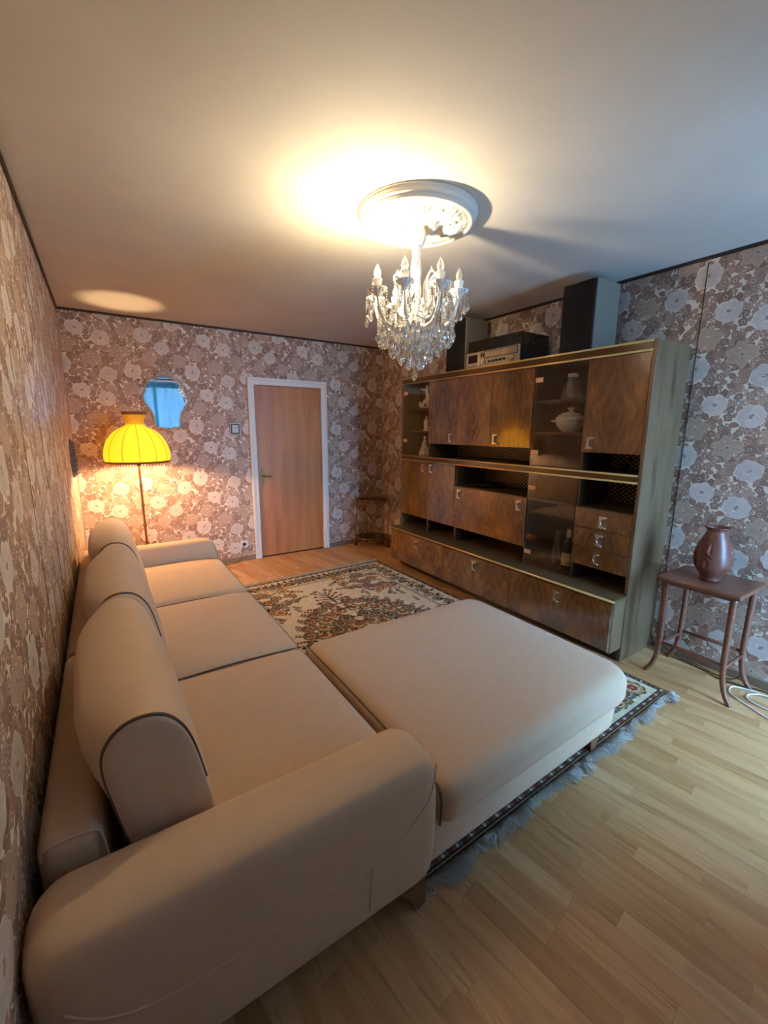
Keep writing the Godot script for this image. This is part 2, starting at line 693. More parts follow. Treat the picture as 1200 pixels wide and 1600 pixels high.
func lamp_light(called: String, parent: Node3D, at: Vector3, col: Color, energy: float, size: float) -> void:
	var l := OmniLight3D.new()
	l.name = called
	l.light_color = col
	l.light_energy = energy
	l.light_size = size
	l.omni_range = 12.0
	l.omni_attenuation = 2.0
	l.shadow_enabled = true
	parent.add_child(l, true)
	l.position = at

func materials() -> void:
	M.paper = mat_tex(tex(wallpaper_image()), Vector2(1 / 1.06, 1 / 0.53), 0.55)
	M.seam = mat(c8(60, 44, 36), 0.8)
	M.ceiling = triplanar(mat_tex(noise_tex(0.01, [c8(196, 190, 180), c8(204, 198, 188)]), Vector2.ONE, 0.85), 0.4)
	M.cornice = mat(c8(46, 32, 28), 0.6)
	M.white_paint = mat(c8(222, 216, 210), 0.45)
	M.skirting = mat(c8(128, 104, 84), 0.5)
	M.subfloor = mat(c8(120, 92, 62), 0.8)
	var oak := wood_image(384, 768, c8(196, 153, 110), c8(213, 172, 128), c8(176, 132, 91), 0.35, false, 21)
	var t := tex(oak)
	for i in 6:
		var tints := [c8(255, 250, 240), c8(246, 236, 220), c8(234, 220, 200), c8(252, 240, 222), c8(226, 208, 184), c8(248, 236, 220)]
		var m := mat_tex(t, Vector2(1 / 0.30, 1 / 1.1), 0.36)
		m.albedo_color = tints[i]
		m.uv1_offset = Vector3(i * 0.17, i * 0.31, 0)
		M["oak%d" % i] = m
	M.door_leaf = mat_tex(tex(wood_image(384, 512, c8(190, 122, 60), c8(174, 106, 48), c8(154, 90, 39), 0.30, false, 44)), Vector2(1 / 0.79, 1 / 1.94), 0.42)
	# upholstery
	var f := mat(Color.WHITE, 0.88)
	f.albedo_texture = noise_tex(0.02, [c8(202, 169, 138), c8(209, 176, 145)], false, 5, 8)
	f.rim_enabled = true
	f.rim = 0.25
	f.rim_tint = 0.6
	triplanar(f, 1.5)
	M.fabric = f
	M.piping = mat(c8(96, 82, 72), 0.9)
	M.leg_wood = triplanar(mat_tex(noise_tex(0.02, [c8(104, 66, 40), c8(138, 92, 58)]), Vector2.ONE, 0.45), 3.0, false)
	# wall unit
	M.walnut_img = tex(wood_image(384, 512, c8(88, 55, 23), c8(122, 80, 36), c8(152, 106, 52), 0.85, true, 63))
	M.walnut_img2 = tex(wood_image(384, 512, c8(88, 55, 23), c8(118, 77, 35), c8(146, 100, 49), 0.65, true, 91))
	M.side_wood = mat_tex(tex(wood_image(256, 1024, c8(94, 72, 50), c8(118, 92, 66), c8(70, 52, 36), 0.25, false, 70)), Vector2(1 / 0.4, 1 / 2.0), 0.35)
	M.dark_wood = triplanar(mat_tex(noise_tex(0.015, [c8(52, 38, 26), c8(74, 54, 36)]), Vector2.ONE, 0.32), 2.0)
	M.inner_wood = triplanar(mat_tex(noise_tex(0.015, [c8(70, 52, 36), c8(92, 70, 48)]), Vector2.ONE, 0.4), 2.0)
	M.brass = mat(c8(236, 194, 122), 0.30, 0.75)
	M.chrome = mat(c8(214, 208, 200), 0.16, 1.0)
	M.copper = mat(c8(226, 172, 128), 0.5, 0.3)
	M.smoked = pane(c8(60, 46, 32), 0.10)
	var dots := Image.create(128, 128, false, Image.FORMAT_RGB8)
	dots.fill(c8(52, 42, 28))
	for q: Vector2 in [Vector2(0, 0), Vector2(128, 0), Vector2(0, 128), Vector2(128, 128), Vector2(64, 64)]:
		paint(dots, bloom(q, 27, 6, 0.0, 0), c8(186, 148, 88), false)
		paint(dots, bloom(q, 17, 6, 0.0, 0), c8(226, 188, 120), false)
	M.dots = mat_tex(tex(dots), Vector2(1 / 0.042, 1 / 0.030), 0.4)
	M.black_cloth = triplanar(mat_tex(noise_tex(0.3, [c8(14, 14, 14), c8(26, 26, 27)]), Vector2.ONE, 0.9), 6.0)
	M.grey_vinyl = mat(c8(122, 114, 100), 0.5)
	M.black_plastic = mat(c8(18, 16, 15), 0.3)
	M.silver = mat(c8(196, 180, 158), 0.35, 0.55)
	M.smoke_acrylic = pane(c8(30, 22, 20), 0.55)
	M.fascia = mat(c8(92, 62, 32), 0.18)
	M.top_wood = triplanar(mat_tex(noise_tex(0.015, [c8(84, 66, 44), c8(112, 88, 60)]), Vector2.ONE, 0.3), 2.0)
	M.china_cream = mat(c8(240, 234, 218), 0.22)
	M.clear_bulb = pane(c8(240, 236, 226), 0.22)
	M.lamp_metal = mat(c8(150, 104, 58), 0.35, 0.8)
	M.lamp_cord = mat(c8(122, 76, 32), 0.85)
	M.mirror_frame = mat(c8(176, 160, 150), 0.4, 0.35)
	M.trolley_tray = mat(c8(58, 38, 26), 0.12)
	M.trolley_brass = mat(c8(150, 108, 64), 0.28, 0.9)
	M.bentwood = triplanar(mat_tex(noise_tex(0.02, [c8(104, 62, 46), c8(132, 84, 62)]), Vector2.ONE, 0.32), 3.0, false)
	M.vase_glaze = triplanar(mat_tex(noise_tex(0.012, [c8(92, 52, 44), c8(126, 76, 62)]), Vector2.ONE, 0.34), 3.0, false)
	# china, glass
	M.porcelain = mat(c8(240, 232, 214), 0.22)
	M.china = mat(c8(224, 218, 208), 0.25)
	M.china.clearcoat_enabled = true
	var g := mat(Color(1, 1, 1, 0.03), 0.02)
	g.refraction_enabled = true
	g.refraction_scale = 0.055
	M.crystal = g
	M.bead = g
	M.clear = pane(c8(230, 235, 235), 0.06)
	M.plaster = mat(c8(200, 195, 184), 0.7)

func room() -> void:
	var T := 0.15
	# floor slab, ceiling
	struct("floor", box(Vector3(XL - T, -0.12, ZB - T), Vector3(XR + T, -0.010, ZF + 0.38), 0.001), M.subfloor)
	struct("ceiling", box(Vector3(XL - T, H, ZB - T), Vector3(XR + T, H + 0.12, ZF + 0.38), 0.001), M.ceiling)
	# walls
	uv_shift = Vector2(0.17, 0.12)
	var wl := struct("wall_left", box(Vector3(XL - T, 0, ZB - T), Vector3(XL, H, ZF + 0.38), 0.001), M.paper)
	uv_shift = Vector2(0.03, 0.25)
	var wb := S()
	cbox(wb, Vector3(XL, 0, ZB - T), Vector3(1.40, H, ZB), 0.001)
	cbox(wb, Vector3(2.25, 0, ZB - T), Vector3(XR, H, ZB), 0.001)
	cbox(wb, Vector3(1.40, 1.975, ZB - T), Vector3(2.25, H, ZB), 0.001)
	var wback := struct("wall_back", wb, M.paper)
	struct("added_light_block", box(Vector3(1.30, -0.12, ZB - T - 0.10), Vector3(2.36, 2.10, ZB - T), 0.001), M.white_paint)  # added slab behind the door, stops sky light leaking in underneath
	uv_shift = Vector2(-0.02, 0.07)
	var wr := struct("wall_right", box(Vector3(XR, 0, ZB - T), Vector3(XR + T, H, ZF + 0.38), 0.001), M.paper)
	uv_shift = Vector2.ZERO
	# out-of-view window wall: curtained window, unseen balcony door placed to light the right side
	var wx0 := 0.62
	var wx1 := 1.78
	var wy0 := 1.22  # sill out of view, set high to limit daylight on the sofa arm
	var wy1 := 2.40
	var dx0 := 2.26
	var dx1 := 3.04
	var TF := 0.38   # outer wall out of view, thick to cut slanting door daylight
	var wf := S()
	cbox(wf, Vector3(XL, 0, ZF), Vector3(wx0, H, ZF + TF), 0.001)
	cbox(wf, Vector3(dx1, 0, ZF), Vector3(XR, H, ZF + TF), 0.001)
	cbox(wf, Vector3(wx1, 0, ZF), Vector3(dx0, H, ZF + TF), 0.001)
	cbox(wf, Vector3(wx0, 0, ZF), Vector3(wx1, wy0, ZF + TF), 0.001)
	cbox(wf, Vector3(wx0, wy1, ZF), Vector3(wx1, H, ZF + TF), 0.001)
	cbox(wf, Vector3(dx0, wy1, ZF), Vector3(dx1, H, ZF + TF), 0.001)
	struct("wall_front", wf, M.paper)
	var win := Node3D.new()
	win.name = "window_1"
	win.set_meta("kind", "structure")
	add_child(win)
	var bal := Node3D.new()
	bal.name = "door_2"
	bal.set_meta("kind", "structure")
	add_child(bal)
	var z0 := ZF + 0.27
	var z1 := ZF + 0.33
	for q: Array in [[win, wx0, wx1, wy0, [wx0, 1.02, wx1 - 0.06]], [bal, dx0, dx1, 0.02, [dx0, dx1 - 0.06]]]:
		for x: float in q[4]:
			put("frame", box(Vector3(x, q[3], z0), Vector3(x + 0.06, wy1, z1), 0.004), M.white_paint, q[0])
		for y: float in [q[3], wy1 - 0.06]:
			put("frame", box(Vector3(q[1], y, z0 + 0.002), Vector3(q[2], y + 0.06, z1 - 0.002), 0.004), M.white_paint, q[0])
		for k in q[4].size() - 1:
			put("pane", box(Vector3(q[4][k] + 0.055, q[3] + 0.05, ZF + 0.298), Vector3(q[4][k + 1] + 0.005, wy1 - 0.05, ZF + 0.302), 0.0005), M.clear, q[0])
	put("sill", box(Vector3(wx0 - 0.05, wy0 - 0.03, ZF - 0.06), Vector3(wx1 + 0.05, wy0 + 0.002, ZF), 0.006), M.white_paint, win)
	put("threshold", box(Vector3(dx0, -0.009, ZF), Vector3(dx1, 0.02, ZF + 0.36), 0.004), M.white_paint, bal)
	var dh := S()
	tube(dh, smooth_line([Vector3(dx0 + 0.03, 1.05, z0 + 0.01), Vector3(dx0 + 0.03, 1.05, z0 - 0.045), Vector3(dx0 + 0.03, 1.02, z0 - 0.05), Vector3(dx0 + 0.03, 0.94, z0 - 0.05)]), 0.008, 8)
	put("handle", dh, M.chrome, bal)
	# wallpaper joints that have opened up
	for k in 4:
		var z: float = [-1.865, -2.39, -2.95, -3.52][k]
		put("wallpaper_seam", box(Vector3(XL - 0.001, 0.05, z), Vector3(XL + 0.0010, [1.75, 1.66, 1.7, 1.5][k], z + [0.002, 0.003, 0.003, 0.002][k]), 0.0005), M.seam, wl)
	put("wallpaper_seam", box(Vector3(XR - 0.003, 0.05, -1.2545), Vector3(XR + 0.001, H - 0.03, -1.2500), 0.0005), M.seam, wr)
	put("wallpaper_seam", box(Vector3(XR - 0.002, 1.9, -2.082), Vector3(XR + 0.001, H - 0.03, -2.079), 0.0005), M.seam, wr)
	put("wallpaper_seam", box(Vector3(1.318, 2.03, ZB - 0.001), Vector3(1.321, H - 0.03, ZB + 0.0016), 0.0005), M.seam, wback)
	# thin dark moulding under the ceiling
	var c := S()
	cbox(c, Vector3(XL, H - 0.024, ZB), Vector3(XL + 0.012, H, ZF), 0.003)
	cbox(c, Vector3(XR - 0.012, H - 0.020, ZB), Vector3(XR, H, ZF), 0.003)
	cbox(c, Vector3(XL, H - 0.020, ZB), Vector3(XR, H, ZB + 0.012), 0.003)
	cbox(c, Vector3(XL, H - 0.020, ZF - 0.012), Vector3(XR, H, ZF), 0.003)
	struct("trim_1", c, M.cornice)
	struct("baseboard_left", box(Vector3(XL, 0, ZB), Vector3(XL + 0.014, 0.055, ZF), 0.004), M.skirting)
	struct("baseboard_right", box(Vector3(XR - 0.014, 0, -1.26), Vector3(XR, 0.055, ZF), 0.004), M.skirting)
	struct("baseboard_front", box(Vector3(XL, 0, ZF - 0.014), Vector3(2.24, 0.055, ZF), 0.004), M.skirting)
	var bb := S()
	cbox(bb, Vector3(XL, 0, ZB), Vector3(1.36, 0.05, ZB + 0.014), 0.004)
	cbox(bb, Vector3(2.30, 0, ZB), Vector3(XR, 0.05, ZB + 0.014), 0.004)
	struct("baseboard_back", bb, M.skirting)
	# the door
	var d := Node3D.new()
	d.name = "door_1"
	d.position = Vector3(1.83, 0, ZB)
	d.set_meta("kind", "structure")
	add_child(d)
	for s: float in [-1.0, 1.0]:
		var x0 := s * 0.468
		var x1 := s * 0.396
		put("frame", box(Vector3(minf(x0, x1), 0, -T), Vector3(maxf(x0, x1), 2.028, 0.022), 0.006), M.white_paint, d)
		put("frame", box(Vector3(minf(x0, s * 0.44), 0, 0.02), Vector3(maxf(x0, s * 0.44), 2.024, 0.030), 0.004), M.white_paint, d)
	put("frame", box(Vector3(-0.467, 1.955, -T), Vector3(0.467, 2.03, 0.021), 0.006), M.white_paint, d)
	put("frame", box(Vector3(-0.467, 2.0, 0.02), Vector3(0.467, 2.031, 0.029), 0.004), M.white_paint, d)
	uv_shift = Vector2(0.395, 1.95)
	put("leaf", box(Vector3(-0.392, 0.012, -0.045), Vector3(0.392, 1.952, -0.002), 0.003), M.door_leaf, d)
	uv_shift = Vector2.ZERO
	put("threshold", box(Vector3(-0.395, -0.009, -T), Vector3(0.395, 0.004, 0.0), 0.002), M.cornice, d)
	var plate := S()
	var pl := PackedVector2Array()
	for i in 24:
		var a := TAU * i / 24.0
		var w := 0.019 + 0.006 * cos(2 * a) * signf(cos(2 * a) + 0.3)
		pl.append(Vector2(cos(a) * w, sin(a) * 0.115))
	slab(plate, pl, Vector3(-0.343, 0.94, -0.002), Vector3.RIGHT, Vector3.UP, 0.006, 0.002)
	var aged := mat(c8(132, 104, 66), 0.42, 0.55)
	var hp := put("handle_plate", plate, aged, d)
	var lever := S()
	tube(lever, smooth_line([Vector3(-0.343, 0.955, 0.0), Vector3(-0.343, 0.955, 0.045), Vector3(-0.325, 0.957, 0.055), Vector3(-0.28, 0.955, 0.055), Vector3(-0.245, 0.948, 0.050)]), 0.008, 8)
	put("lever", lever, aged, hp)
	var key := S()
	ball(key, Vector3(-0.343, 0.885, 0.006), Vector3(0.008, 0.012, 0.006), 10, 6)
	put("keyhole_cover", key, aged, hp)
	put("hinge", box(Vector3(0.391, 1.70, -0.004), Vector3(0.400, 1.78, 0.010), 0.002), M.white_paint, d)
	put("hinge", box(Vector3(0.391, 0.20, -0.004), Vector3(0.400, 0.28, 0.010), 0.002), M.white_paint, d)
	put("strike_plate", box(Vector3(-0.400, 0.90, -0.004), Vector3(-0.391, 0.93, 0.006), 0.002), M.black_plastic, d)
	# sheer curtain in front of the left part of the window, seen in the mirror
	var sheer := mat(c8(84, 132, 150), 0.9)
	sheer.albedo_color.a = 0.985
	sheer.transparency = BaseMaterial3D.TRANSPARENCY_ALPHA
	sheer.backlight_enabled = true
	sheer.backlight = Color(0.10, 0.235, 0.27)
	var cu := S()
	cu.set_smooth_group(0)
	var n := 150
	for i in n:
		var p := []
		for k in 2:
			var u := float(i + k) / n
			var x := lerpf(0.42, 1.98, u)
			var z := ZF - 0.10 + 0.036 * sin(u * 80.0 + 1.5 * sin(u * 23.0)) + 0.014 * sin(u * 41.0)
			p.append(Vector3(x, 0, z))
		quad(cu, p[0] + Vector3(0, 0.06, 0), p[1] + Vector3(0, 0.06, 0), p[1] + Vector3(0, 2.44, 0), p[0] + Vector3(0, 2.40, 0), Vector3.FORWARD)
	var curtain := thing("window_curtain", "pale blue sheer curtain in folds at the window, seen only in the wall mirror", "curtain")
	put("sheer_panel", cu, sheer, curtain)
	# added drape bundle, out of view, keeps door daylight off the sofa arm
	var ring0 := PackedVector3Array()
	var ring1 := PackedVector3Array()
	for i in 72:
		var a := -TAU * i / 72.0
		var k := 1.0 + 0.16 * sin(a * 9.0)
		var p := Vector3(2.13 + cos(a) * 0.075 * k, 0, 0.575 + sin(a) * 0.165 * k)
		ring0.append(p + Vector3(0, 0.03, 0))
		ring1.append(p + Vector3(0, 2.435, 0))
	var dr := S()
	loft(dr, [ring0, ring1])
	put("added_side_drape", dr, mat(c8(120, 96, 74), 0.95), curtain)
	var rail := put("curtain_rail", box(Vector3(0.35, 2.44, ZF - 0.125), Vector3(3.05, 2.465, ZF - 0.075), 0.004), M.white_paint, curtain)
	for x: float in [0.4, 1.7, 3.0]:
		put("bracket", box(Vector3(x - 0.015, 2.445, ZF - 0.08), Vector3(x + 0.015, 2.46, ZF), 0.002), M.white_paint, rail)

func floor_boards() -> void:
	var fl := get_node("floor")
	rng.seed = 77
	var turn := deg_to_rad(9.0)
	var D := Vector2(sin(turn), cos(turn))       # along the boards, in (x, z)
	var E := Vector2(cos(turn), -sin(turn))      # across them
	var room_poly := PackedVector2Array([Vector2(XL, ZB), Vector2(XR, ZB), Vector2(XR, ZF), Vector2(XL, ZF)])
	var width := 0.068
	var shared := {}
	var cam := Transform3D(Basis.from_euler(Vector3(-0.19230, -0.58050, 0.00569)), Vector3(0, 1.487, 0)).affine_inverse()
	var seen := []
	var rest := [S(), S(), S(), S(), S(), S()]
	var rest_used := [false, false, false, false, false, false]
	for row in range(-22, 62):
		var s := -6.3 + rng.randf() * 0.6
		while s < 1.6:
			var length: float = [0.30, 0.38, 0.46, 0.54, 0.62][rng.randi() % 5]
			var m := rng.randi() % 6
			var o := E * (row * width) + D * s
			s += length
			var poly := PackedVector2Array([o, o + E * (width - 0.0003), o + E * (width - 0.0003) + D * (length - 0.0003), o + D * (length - 0.0003)])
			var cut := Geometry2D.intersect_polygons(poly, room_poly)
			if cut.is_empty():
				continue
			var whole := true
			for p in poly:
				if not Geometry2D.is_point_in_polygon(p, room_poly):
					whole = false
			var mid := o + E * width / 2 + D * length / 2
			var v := cam * Vector3(mid.x, 0, mid.y)
			var q := Vector2(v.x, v.y) / maxf(-v.z, 0.01)
			var hidden := (mid.x < 0.66 and mid.y < -0.85) or (mid.x > 2.72 and mid.y < -1.3) or (mid.x < 1.85 and mid.x > 0.6 and mid.y > -1.75 and mid.y < -0.95) or (mid.x > 0.68 and mid.x < 2.6 and mid.y > -3.95 and mid.y < -1.02)
			if v.z < -0.1 and absf(q.x) < 0.96 and absf(q.y) < 1.26 and not hidden:
				seen.append({"d": v.length(), "o": o, "len": length, "whole": whole, "cut": cut[0], "m": m})
			else:
				rest_used[m] = true
				board_shape(rest[m], cut[0])
	seen.sort_custom(func(a, b): return a.d < b.d)
	for i in seen.size():
		var b: Dictionary = seen[i]
		if i >= 300:
			rest_used[b.m] = true
			board_shape(rest[b.m], b.cut)
		elif b.whole:
			var key := "%.2f_%d" % [b.len, rng.randi() % 4]
			if not shared.has(key):
				uv_shift = Vector2(rng.randf(), rng.randf())
				shared[key] = made(box(Vector3(0, -0.009, 0), Vector3(width - 0.0003, 0, b.len - 0.0003), 0.0004))
				uv_shift = Vector2.ZERO
			var o := put_mesh("floor_plank", shared[key], M["oak%d" % b.m], fl)
			o.position = Vector3(b.o.x, 0, b.o.y)
			o.rotation.y = turn
		else:
			var st := S()
			board_shape(st, b.cut)
			put("floor_plank", st, M["oak%d" % b.m], fl)
	for k in 6:
		if rest_used[k]:
			put("floor_planks", rest[k], M["oak%d" % k], fl).set_meta("kind", "stuff")

func board_shape(st: SurfaceTool, poly: PackedVector2Array) -> void:
	# outline in (x, z); U x V must point up, so U is z and V is x
	var flip := PackedVector2Array()
	for p in poly:
		flip.append(Vector2(p.y, p.x))
	if Geometry2D.is_polygon_clockwise(flip):
		flip.reverse()
	slab(st, flip, Vector3(0, -0.009, 0), Vector3(0, 0, 1), Vector3(1, 0, 0), 0.009, 0.0)

func rug() -> void:
	var o := thing("rug", "cream oriental rug with red and brown flowers, dark border and fringed ends, under the sofa", "rug", Vector3(1.585, 0.0, -2.425), deg_to_rad(1.8))
	var W := 1.93
	var L := 3.02
	var m := mat_tex(tex(rug_image()), Vector2(1 / W, 1 / L), 0.95)
	m.normal_enabled = true
	m.normal_texture = noise_tex(0.15, [], true, 3, 4, 1.2)
	var st := S()
	uv_shift = Vector2(W / 2, L / 2)
	cbox(st, Vector3(-W / 2, 0.001, -L / 2), Vector3(W / 2, 0.010, L / 2), 0.003)
	uv_shift = Vector2.ZERO
	put("pile", st, m, o)
	# knotted fringe in loose bundles at both ends
	rng.seed = 9
	for e in 2:
		var sg: float = [1.0, -1.0][e]
		var fr := S()
		var x := -W / 2 + 0.004
		var lean := 0.0
		while x < W / 2 - 0.004:
			lean = lerpf(lean, rng.randf_range(-0.10, 0.10), 0.3)
			var reach := (rng.randf_range(0.038, 0.064) + 0.020 * sin(x * 31.0 + sin(x * 13.0) * 2.0)) if e == 0 else rng.randf_range(0.03, 0.05)
			for k in 5:
				var dx := lean + rng.randf_range(-0.022, 0.022)
				var lift := rng.randf_range(0.004, 0.020)
				var z0 := sg * (L / 2 - 0.002)
				var pts := smooth_line([Vector3(x, 0.007, z0), Vector3(x + dx * 0.3 + rng.randf_range(-0.004, 0.004), 0.005 + lift, z0 + sg * reach * 0.4), Vector3(x + dx + rng.randf_range(-0.012, 0.012), 0.003 + lift * 0.3, z0 + sg * reach * rng.randf_range(0.8, 1.05))], 3)
				tube(fr, pts, 0.0015, 4, false)
			x += 0.0075
		put("fringe", fr, mat(c8(178, 172, 160), 0.95), o).set_meta("kind", "stuff")

func edge_piping(pts: Array, r := 0.004, per := 5) -> SurfaceTool:
	var st := S()
	tube(st, smooth_line(pts, per), r, 6)
	return st

func sofa() -> void:
	var o := thing("corner_sofa", "large beige velour corner sofa with low rounded arms and a chaise at the near end", "sofa", Vector3.ZERO)
	var m: Material = M.fabric
	var pm: Material = M.piping
	# frames
	var st := S()
	soft_box(st, Vector3(-0.16, 0.115, -3.70), Vector3(0.725, 0.285, -0.93), 0.03, 8)
	put("seat_base", st, m, o)
	st = S()
	soft_box(st, Vector3(0.70, 0.128, -1.84), Vector3(1.845, 0.285, -0.835), 0.040, 8, func(p: Vector3): return p + Vector3(0.03 * (p.y - 0.128) / 0.157 * smoothstep(1.6, 1.84, p.x), 0, -0.035 * maxf(0.0, p.x - 0.75) / 1.1 * smoothstep(-1.3, -0.9, p.z)))
	put("chaise_base", st, m, o)
	# seat cushions
	var zs := [-0.965, -1.868, -2.762, -3.655]
	for i in 3:
		var za: float = zs[i + 1] + 0.004
		var zb: float = zs[i] - 0.004
		var lumps: float = [0.006, 0.010, 0.006][i]
		var bend := func(p: Vector3) -> Vector3:
			var u := clampf((p.x + 0.02) / 0.76 * 2 - 1, -1, 1)
			var v := clampf((p.z - za) / (zb - za) * 2 - 1, -1, 1)
			if p.y > 0.33:
				p.y += 0.020 * (1 - u * u) * (1 - pow(v, 4)) - 0.008 * smoothstep(0.6, 1.0, u)
				p.y += lumps * 0.6 * sin(p.x * 17.0 + sin(p.z * 9.0 + i) * 2.0 + i * 2) * cos(p.z * 13.0 + p.x * 6.0) * (1 - u * u) * (1 - v * v)
			return p
		st = S()
		soft_box(st, Vector3(-0.02, 0.275, za), Vector3(0.735, 0.432, zb), 0.045, 20, bend)
		var cu := put("seat_cushion", st, m, o)
		# welt round the top edge on the near side and the front
		var y := 0.408
		put("piping", edge_piping([Vector3(0.12, y + 0.007, zb - 0.008), Vector3(0.4, y + 0.012, zb - 0.007), Vector3(0.66, y + 0.002, zb - 0.008), Vector3(0.716, y - 0.006, zb - 0.022), Vector3(0.729, y - 0.008, zb - 0.06), Vector3(0.729, y - 0.004, (za + zb) / 2), Vector3(0.729, y - 0.008, za + 0.05), Vector3(0.714, y - 0.006, za + 0.016), Vector3(0.66, y + 0.002, za + 0.008), Vector3(0.12, y + 0.007, za + 0.008)], 0.0035), pm, cu)
	st = S()
	soft_box(st, Vector3(0.748, 0.275, -1.862), Vector3(1.905, 0.440, -0.795), 0.055, 18, func(p: Vector3) -> Vector3:
		var u := clampf((p.x - 0.748) / 1.157 * 2 - 1, -1, 1)
		var v := clampf((p.z + 1.862) / 1.067 * 2 - 1, -1, 1)
		var corner := smoothstep(0.86, 1.0, u) * smoothstep(0.80, 1.0, absf(v))
		p.x -= corner * 0.045
		p.z -= 0.030 * maxf(0.0, p.x - 0.75) / 1.1 * smoothstep(-1.3, -0.9, p.z)
		p.z -= signf(v) * corner * 0.03
		if p.y > 0.34:
			p.y += 0.016 * (1 - pow(u, 4)) * (1 - pow(v, 4)) - 0.006 * corner
			p.y += 0.0025 * sin(p.x * 7.0 + p.z * 3.0) * (1 - u * u)
		return p)
	var ch := put("chaise_cushion", st, m, o)
	put("piping", edge_piping([Vector3(0.753, 0.290, -0.824), Vector3(0.752, 0.33, -0.819), Vector3(0.752, 0.385, -0.821), Vector3(0.753, 0.412, -0.838), Vector3(0.754, 0.420, -0.875), Vector3(0.754, 0.424, -1.1), Vector3(0.754, 0.426, -1.4), Vector3(0.754, 0.423, -1.76), Vector3(0.759, 0.418, -1.838), Vector3(0.80, 0.417, -1.857), Vector3(1.2, 0.42, -1.858)], 0.0035), pm, ch)
	# arms
	for k in 2:
		var za: float = [-0.985, -3.835][k]
		var zb: float = [-0.800, -3.655][k]
		var top: float = [0.600, 0.575][k]
		var bend := func(p: Vector3) -> Vector3:
			var f := smoothstep(0.45, 0.73, p.x)
			var up := (p.y - 0.115) / (top - 0.115)
			p.x += f * 0.02 * sin(PI * clampf(up, 0, 1)) - f * 0.03 * up * up
			if k == 0:
				p.z += 0.030 * up * up * smoothstep(-0.9, -0.82, p.z)   # the outer side leans out to the top
			return p
		st = S()
		soft_box(st, Vector3(-0.2185, 0.115, za), Vector3(0.735, top, zb), 0.075, 12, bend)
		var arm := put("arm", st, m, o)
		if k == 0:
			var on_face := func(x: float, y: float) -> Vector3:
				var dx := maxf(0.0, x - 0.660)
				var dy := maxf(0.0, y - 0.525)
				var up := (y - 0.115) / 0.485
				return Vector3(x, y, -0.875 + sqrt(maxf(0.0, 0.0056 - dx * dx - dy * dy)) + 0.030 * up * up)
			var line := []
			for q: Vector2 in [Vector2(0.715, 0.545), Vector2(0.685, 0.475), Vector2(0.64, 0.42), Vector2(0.585, 0.378), Vector2(0.49, 0.347), Vector2(0.30, 0.335), Vector2(0.10, 0.338), Vector2(-0.02, 0.352), Vector2(-0.10, 0.39), Vector2(-0.16, 0.46)]:
				line.append(on_face.call(q.x, q.y))
			put("seam", edge_piping(line, 0.0028, 8), m, arm)
			line = []
			for q: Vector2 in [Vector2(0.49, 0.345), Vector2(0.487, 0.24), Vector2(0.486, 0.195)]:
				line.append(on_face.call(q.x, q.y))
			put("seam", edge_piping(line, 0.002), m, arm)
	# low backrest blocks against the wall
	for k in 2:
		var za: float = [-1.935, -3.655][k]
		var zb: float = [-1.000, -1.942][k]
		st = S()
		soft_box(st, Vector3(-0.205, 0.115, za), Vector3(-0.055, 0.625, zb), 0.035, 8, func(p: Vector3) -> Vector3:
			return p + Vector3(-0.03 * (p.y - 0.115) / 0.5 * smoothstep(-0.15, -0.06, p.x), 0, 0))
		var b := put("backrest", st, m, o)
		put("piping", edge_piping([Vector3(-0.195, 0.59, zb - 0.004), Vector3(-0.190, 0.612, zb - 0.009), Vector3(-0.14, 0.618, zb - 0.008), Vector3(-0.10, 0.612, zb - 0.009), Vector3(-0.086, 0.59, zb - 0.005), Vector3(-0.075, 0.45, zb - 0.002)], 0.003), m, b)
	# short wooden feet
	for q: Array in [[0.665, -0.85, 1.0], [1.775, -0.935, 0.5], [1.80, -1.74, -1.0], [0.665, -3.75, 1.0], [-0.13, -0.86, 1.0], [-0.13, -3.75, 1.0]]:
		st = S()
		var s: float = q[2]
		var on_rug: bool = q[0] > 1.0 and q[1] < -0.98
		var y0 := 0.010 if on_rug else 0.0
		var rings := []
		for t: Array in [[y0, 0.018, 0.032], [0.07, 0.029, 0.014], [0.112, 0.042, -0.010], [0.132, 0.046, -0.014]]:
			var w: float = t[1]
			var cx: float = q[0] + s * t[2]
			rings.append(PackedVector3Array([Vector3(cx - w, t[0], q[1] - w * 0.7), Vector3(cx - w, t[0], q[1] + w * 0.7), Vector3(cx + w, t[0], q[1] + w * 0.7), Vector3(cx + w, t[0], q[1] - w * 0.7)]))
		loft(st, rings, true, true, -1)
		put("foot", st, M.leg_wood, o)
	# tall back cushions
	for i in 3:
		var L: float = 0.86
		var zc: float = [-1.435, -2.315, -3.205][i]
		var where: String = ["nearest the viewer", "in the middle of the row", "beside the far arm, lit by the lamp"][i]
		var c := thing("back_cushion", "tall beige velour back cushion of the sofa, " + where, "cushion", Vector3(0.03, 0.445, zc), 0.0, "tall back cushions along the sofa")
		var prof := [Vector2(0.115, -0.012), Vector2(0.112, 0.07), Vector2(0.095, 0.18), Vector2(0.075, 0.28), Vector2(0.052, 0.345), Vector2(0.015, 0.388), Vector2(-0.035, 0.400), Vector2(-0.078, 0.385), Vector2(-0.108, 0.345), Vector2(-0.113, 0.29), Vector2(-0.098, 0.19), Vector2(-0.078, 0.08), Vector2(-0.062, 0.0), Vector2(-0.02, -0.015), Vector2(0.06, -0.016)]
		var line := []
		for p: Vector2 in prof:
			line.append(Vector3(p.x, p.y, 0))
		line.append(line[0])
		var fine := smooth_line(line, 4)
		fine.resize(fine.size() - 1)
		var mid := Vector3(0.005, 0.19, 0)
		var rings := []
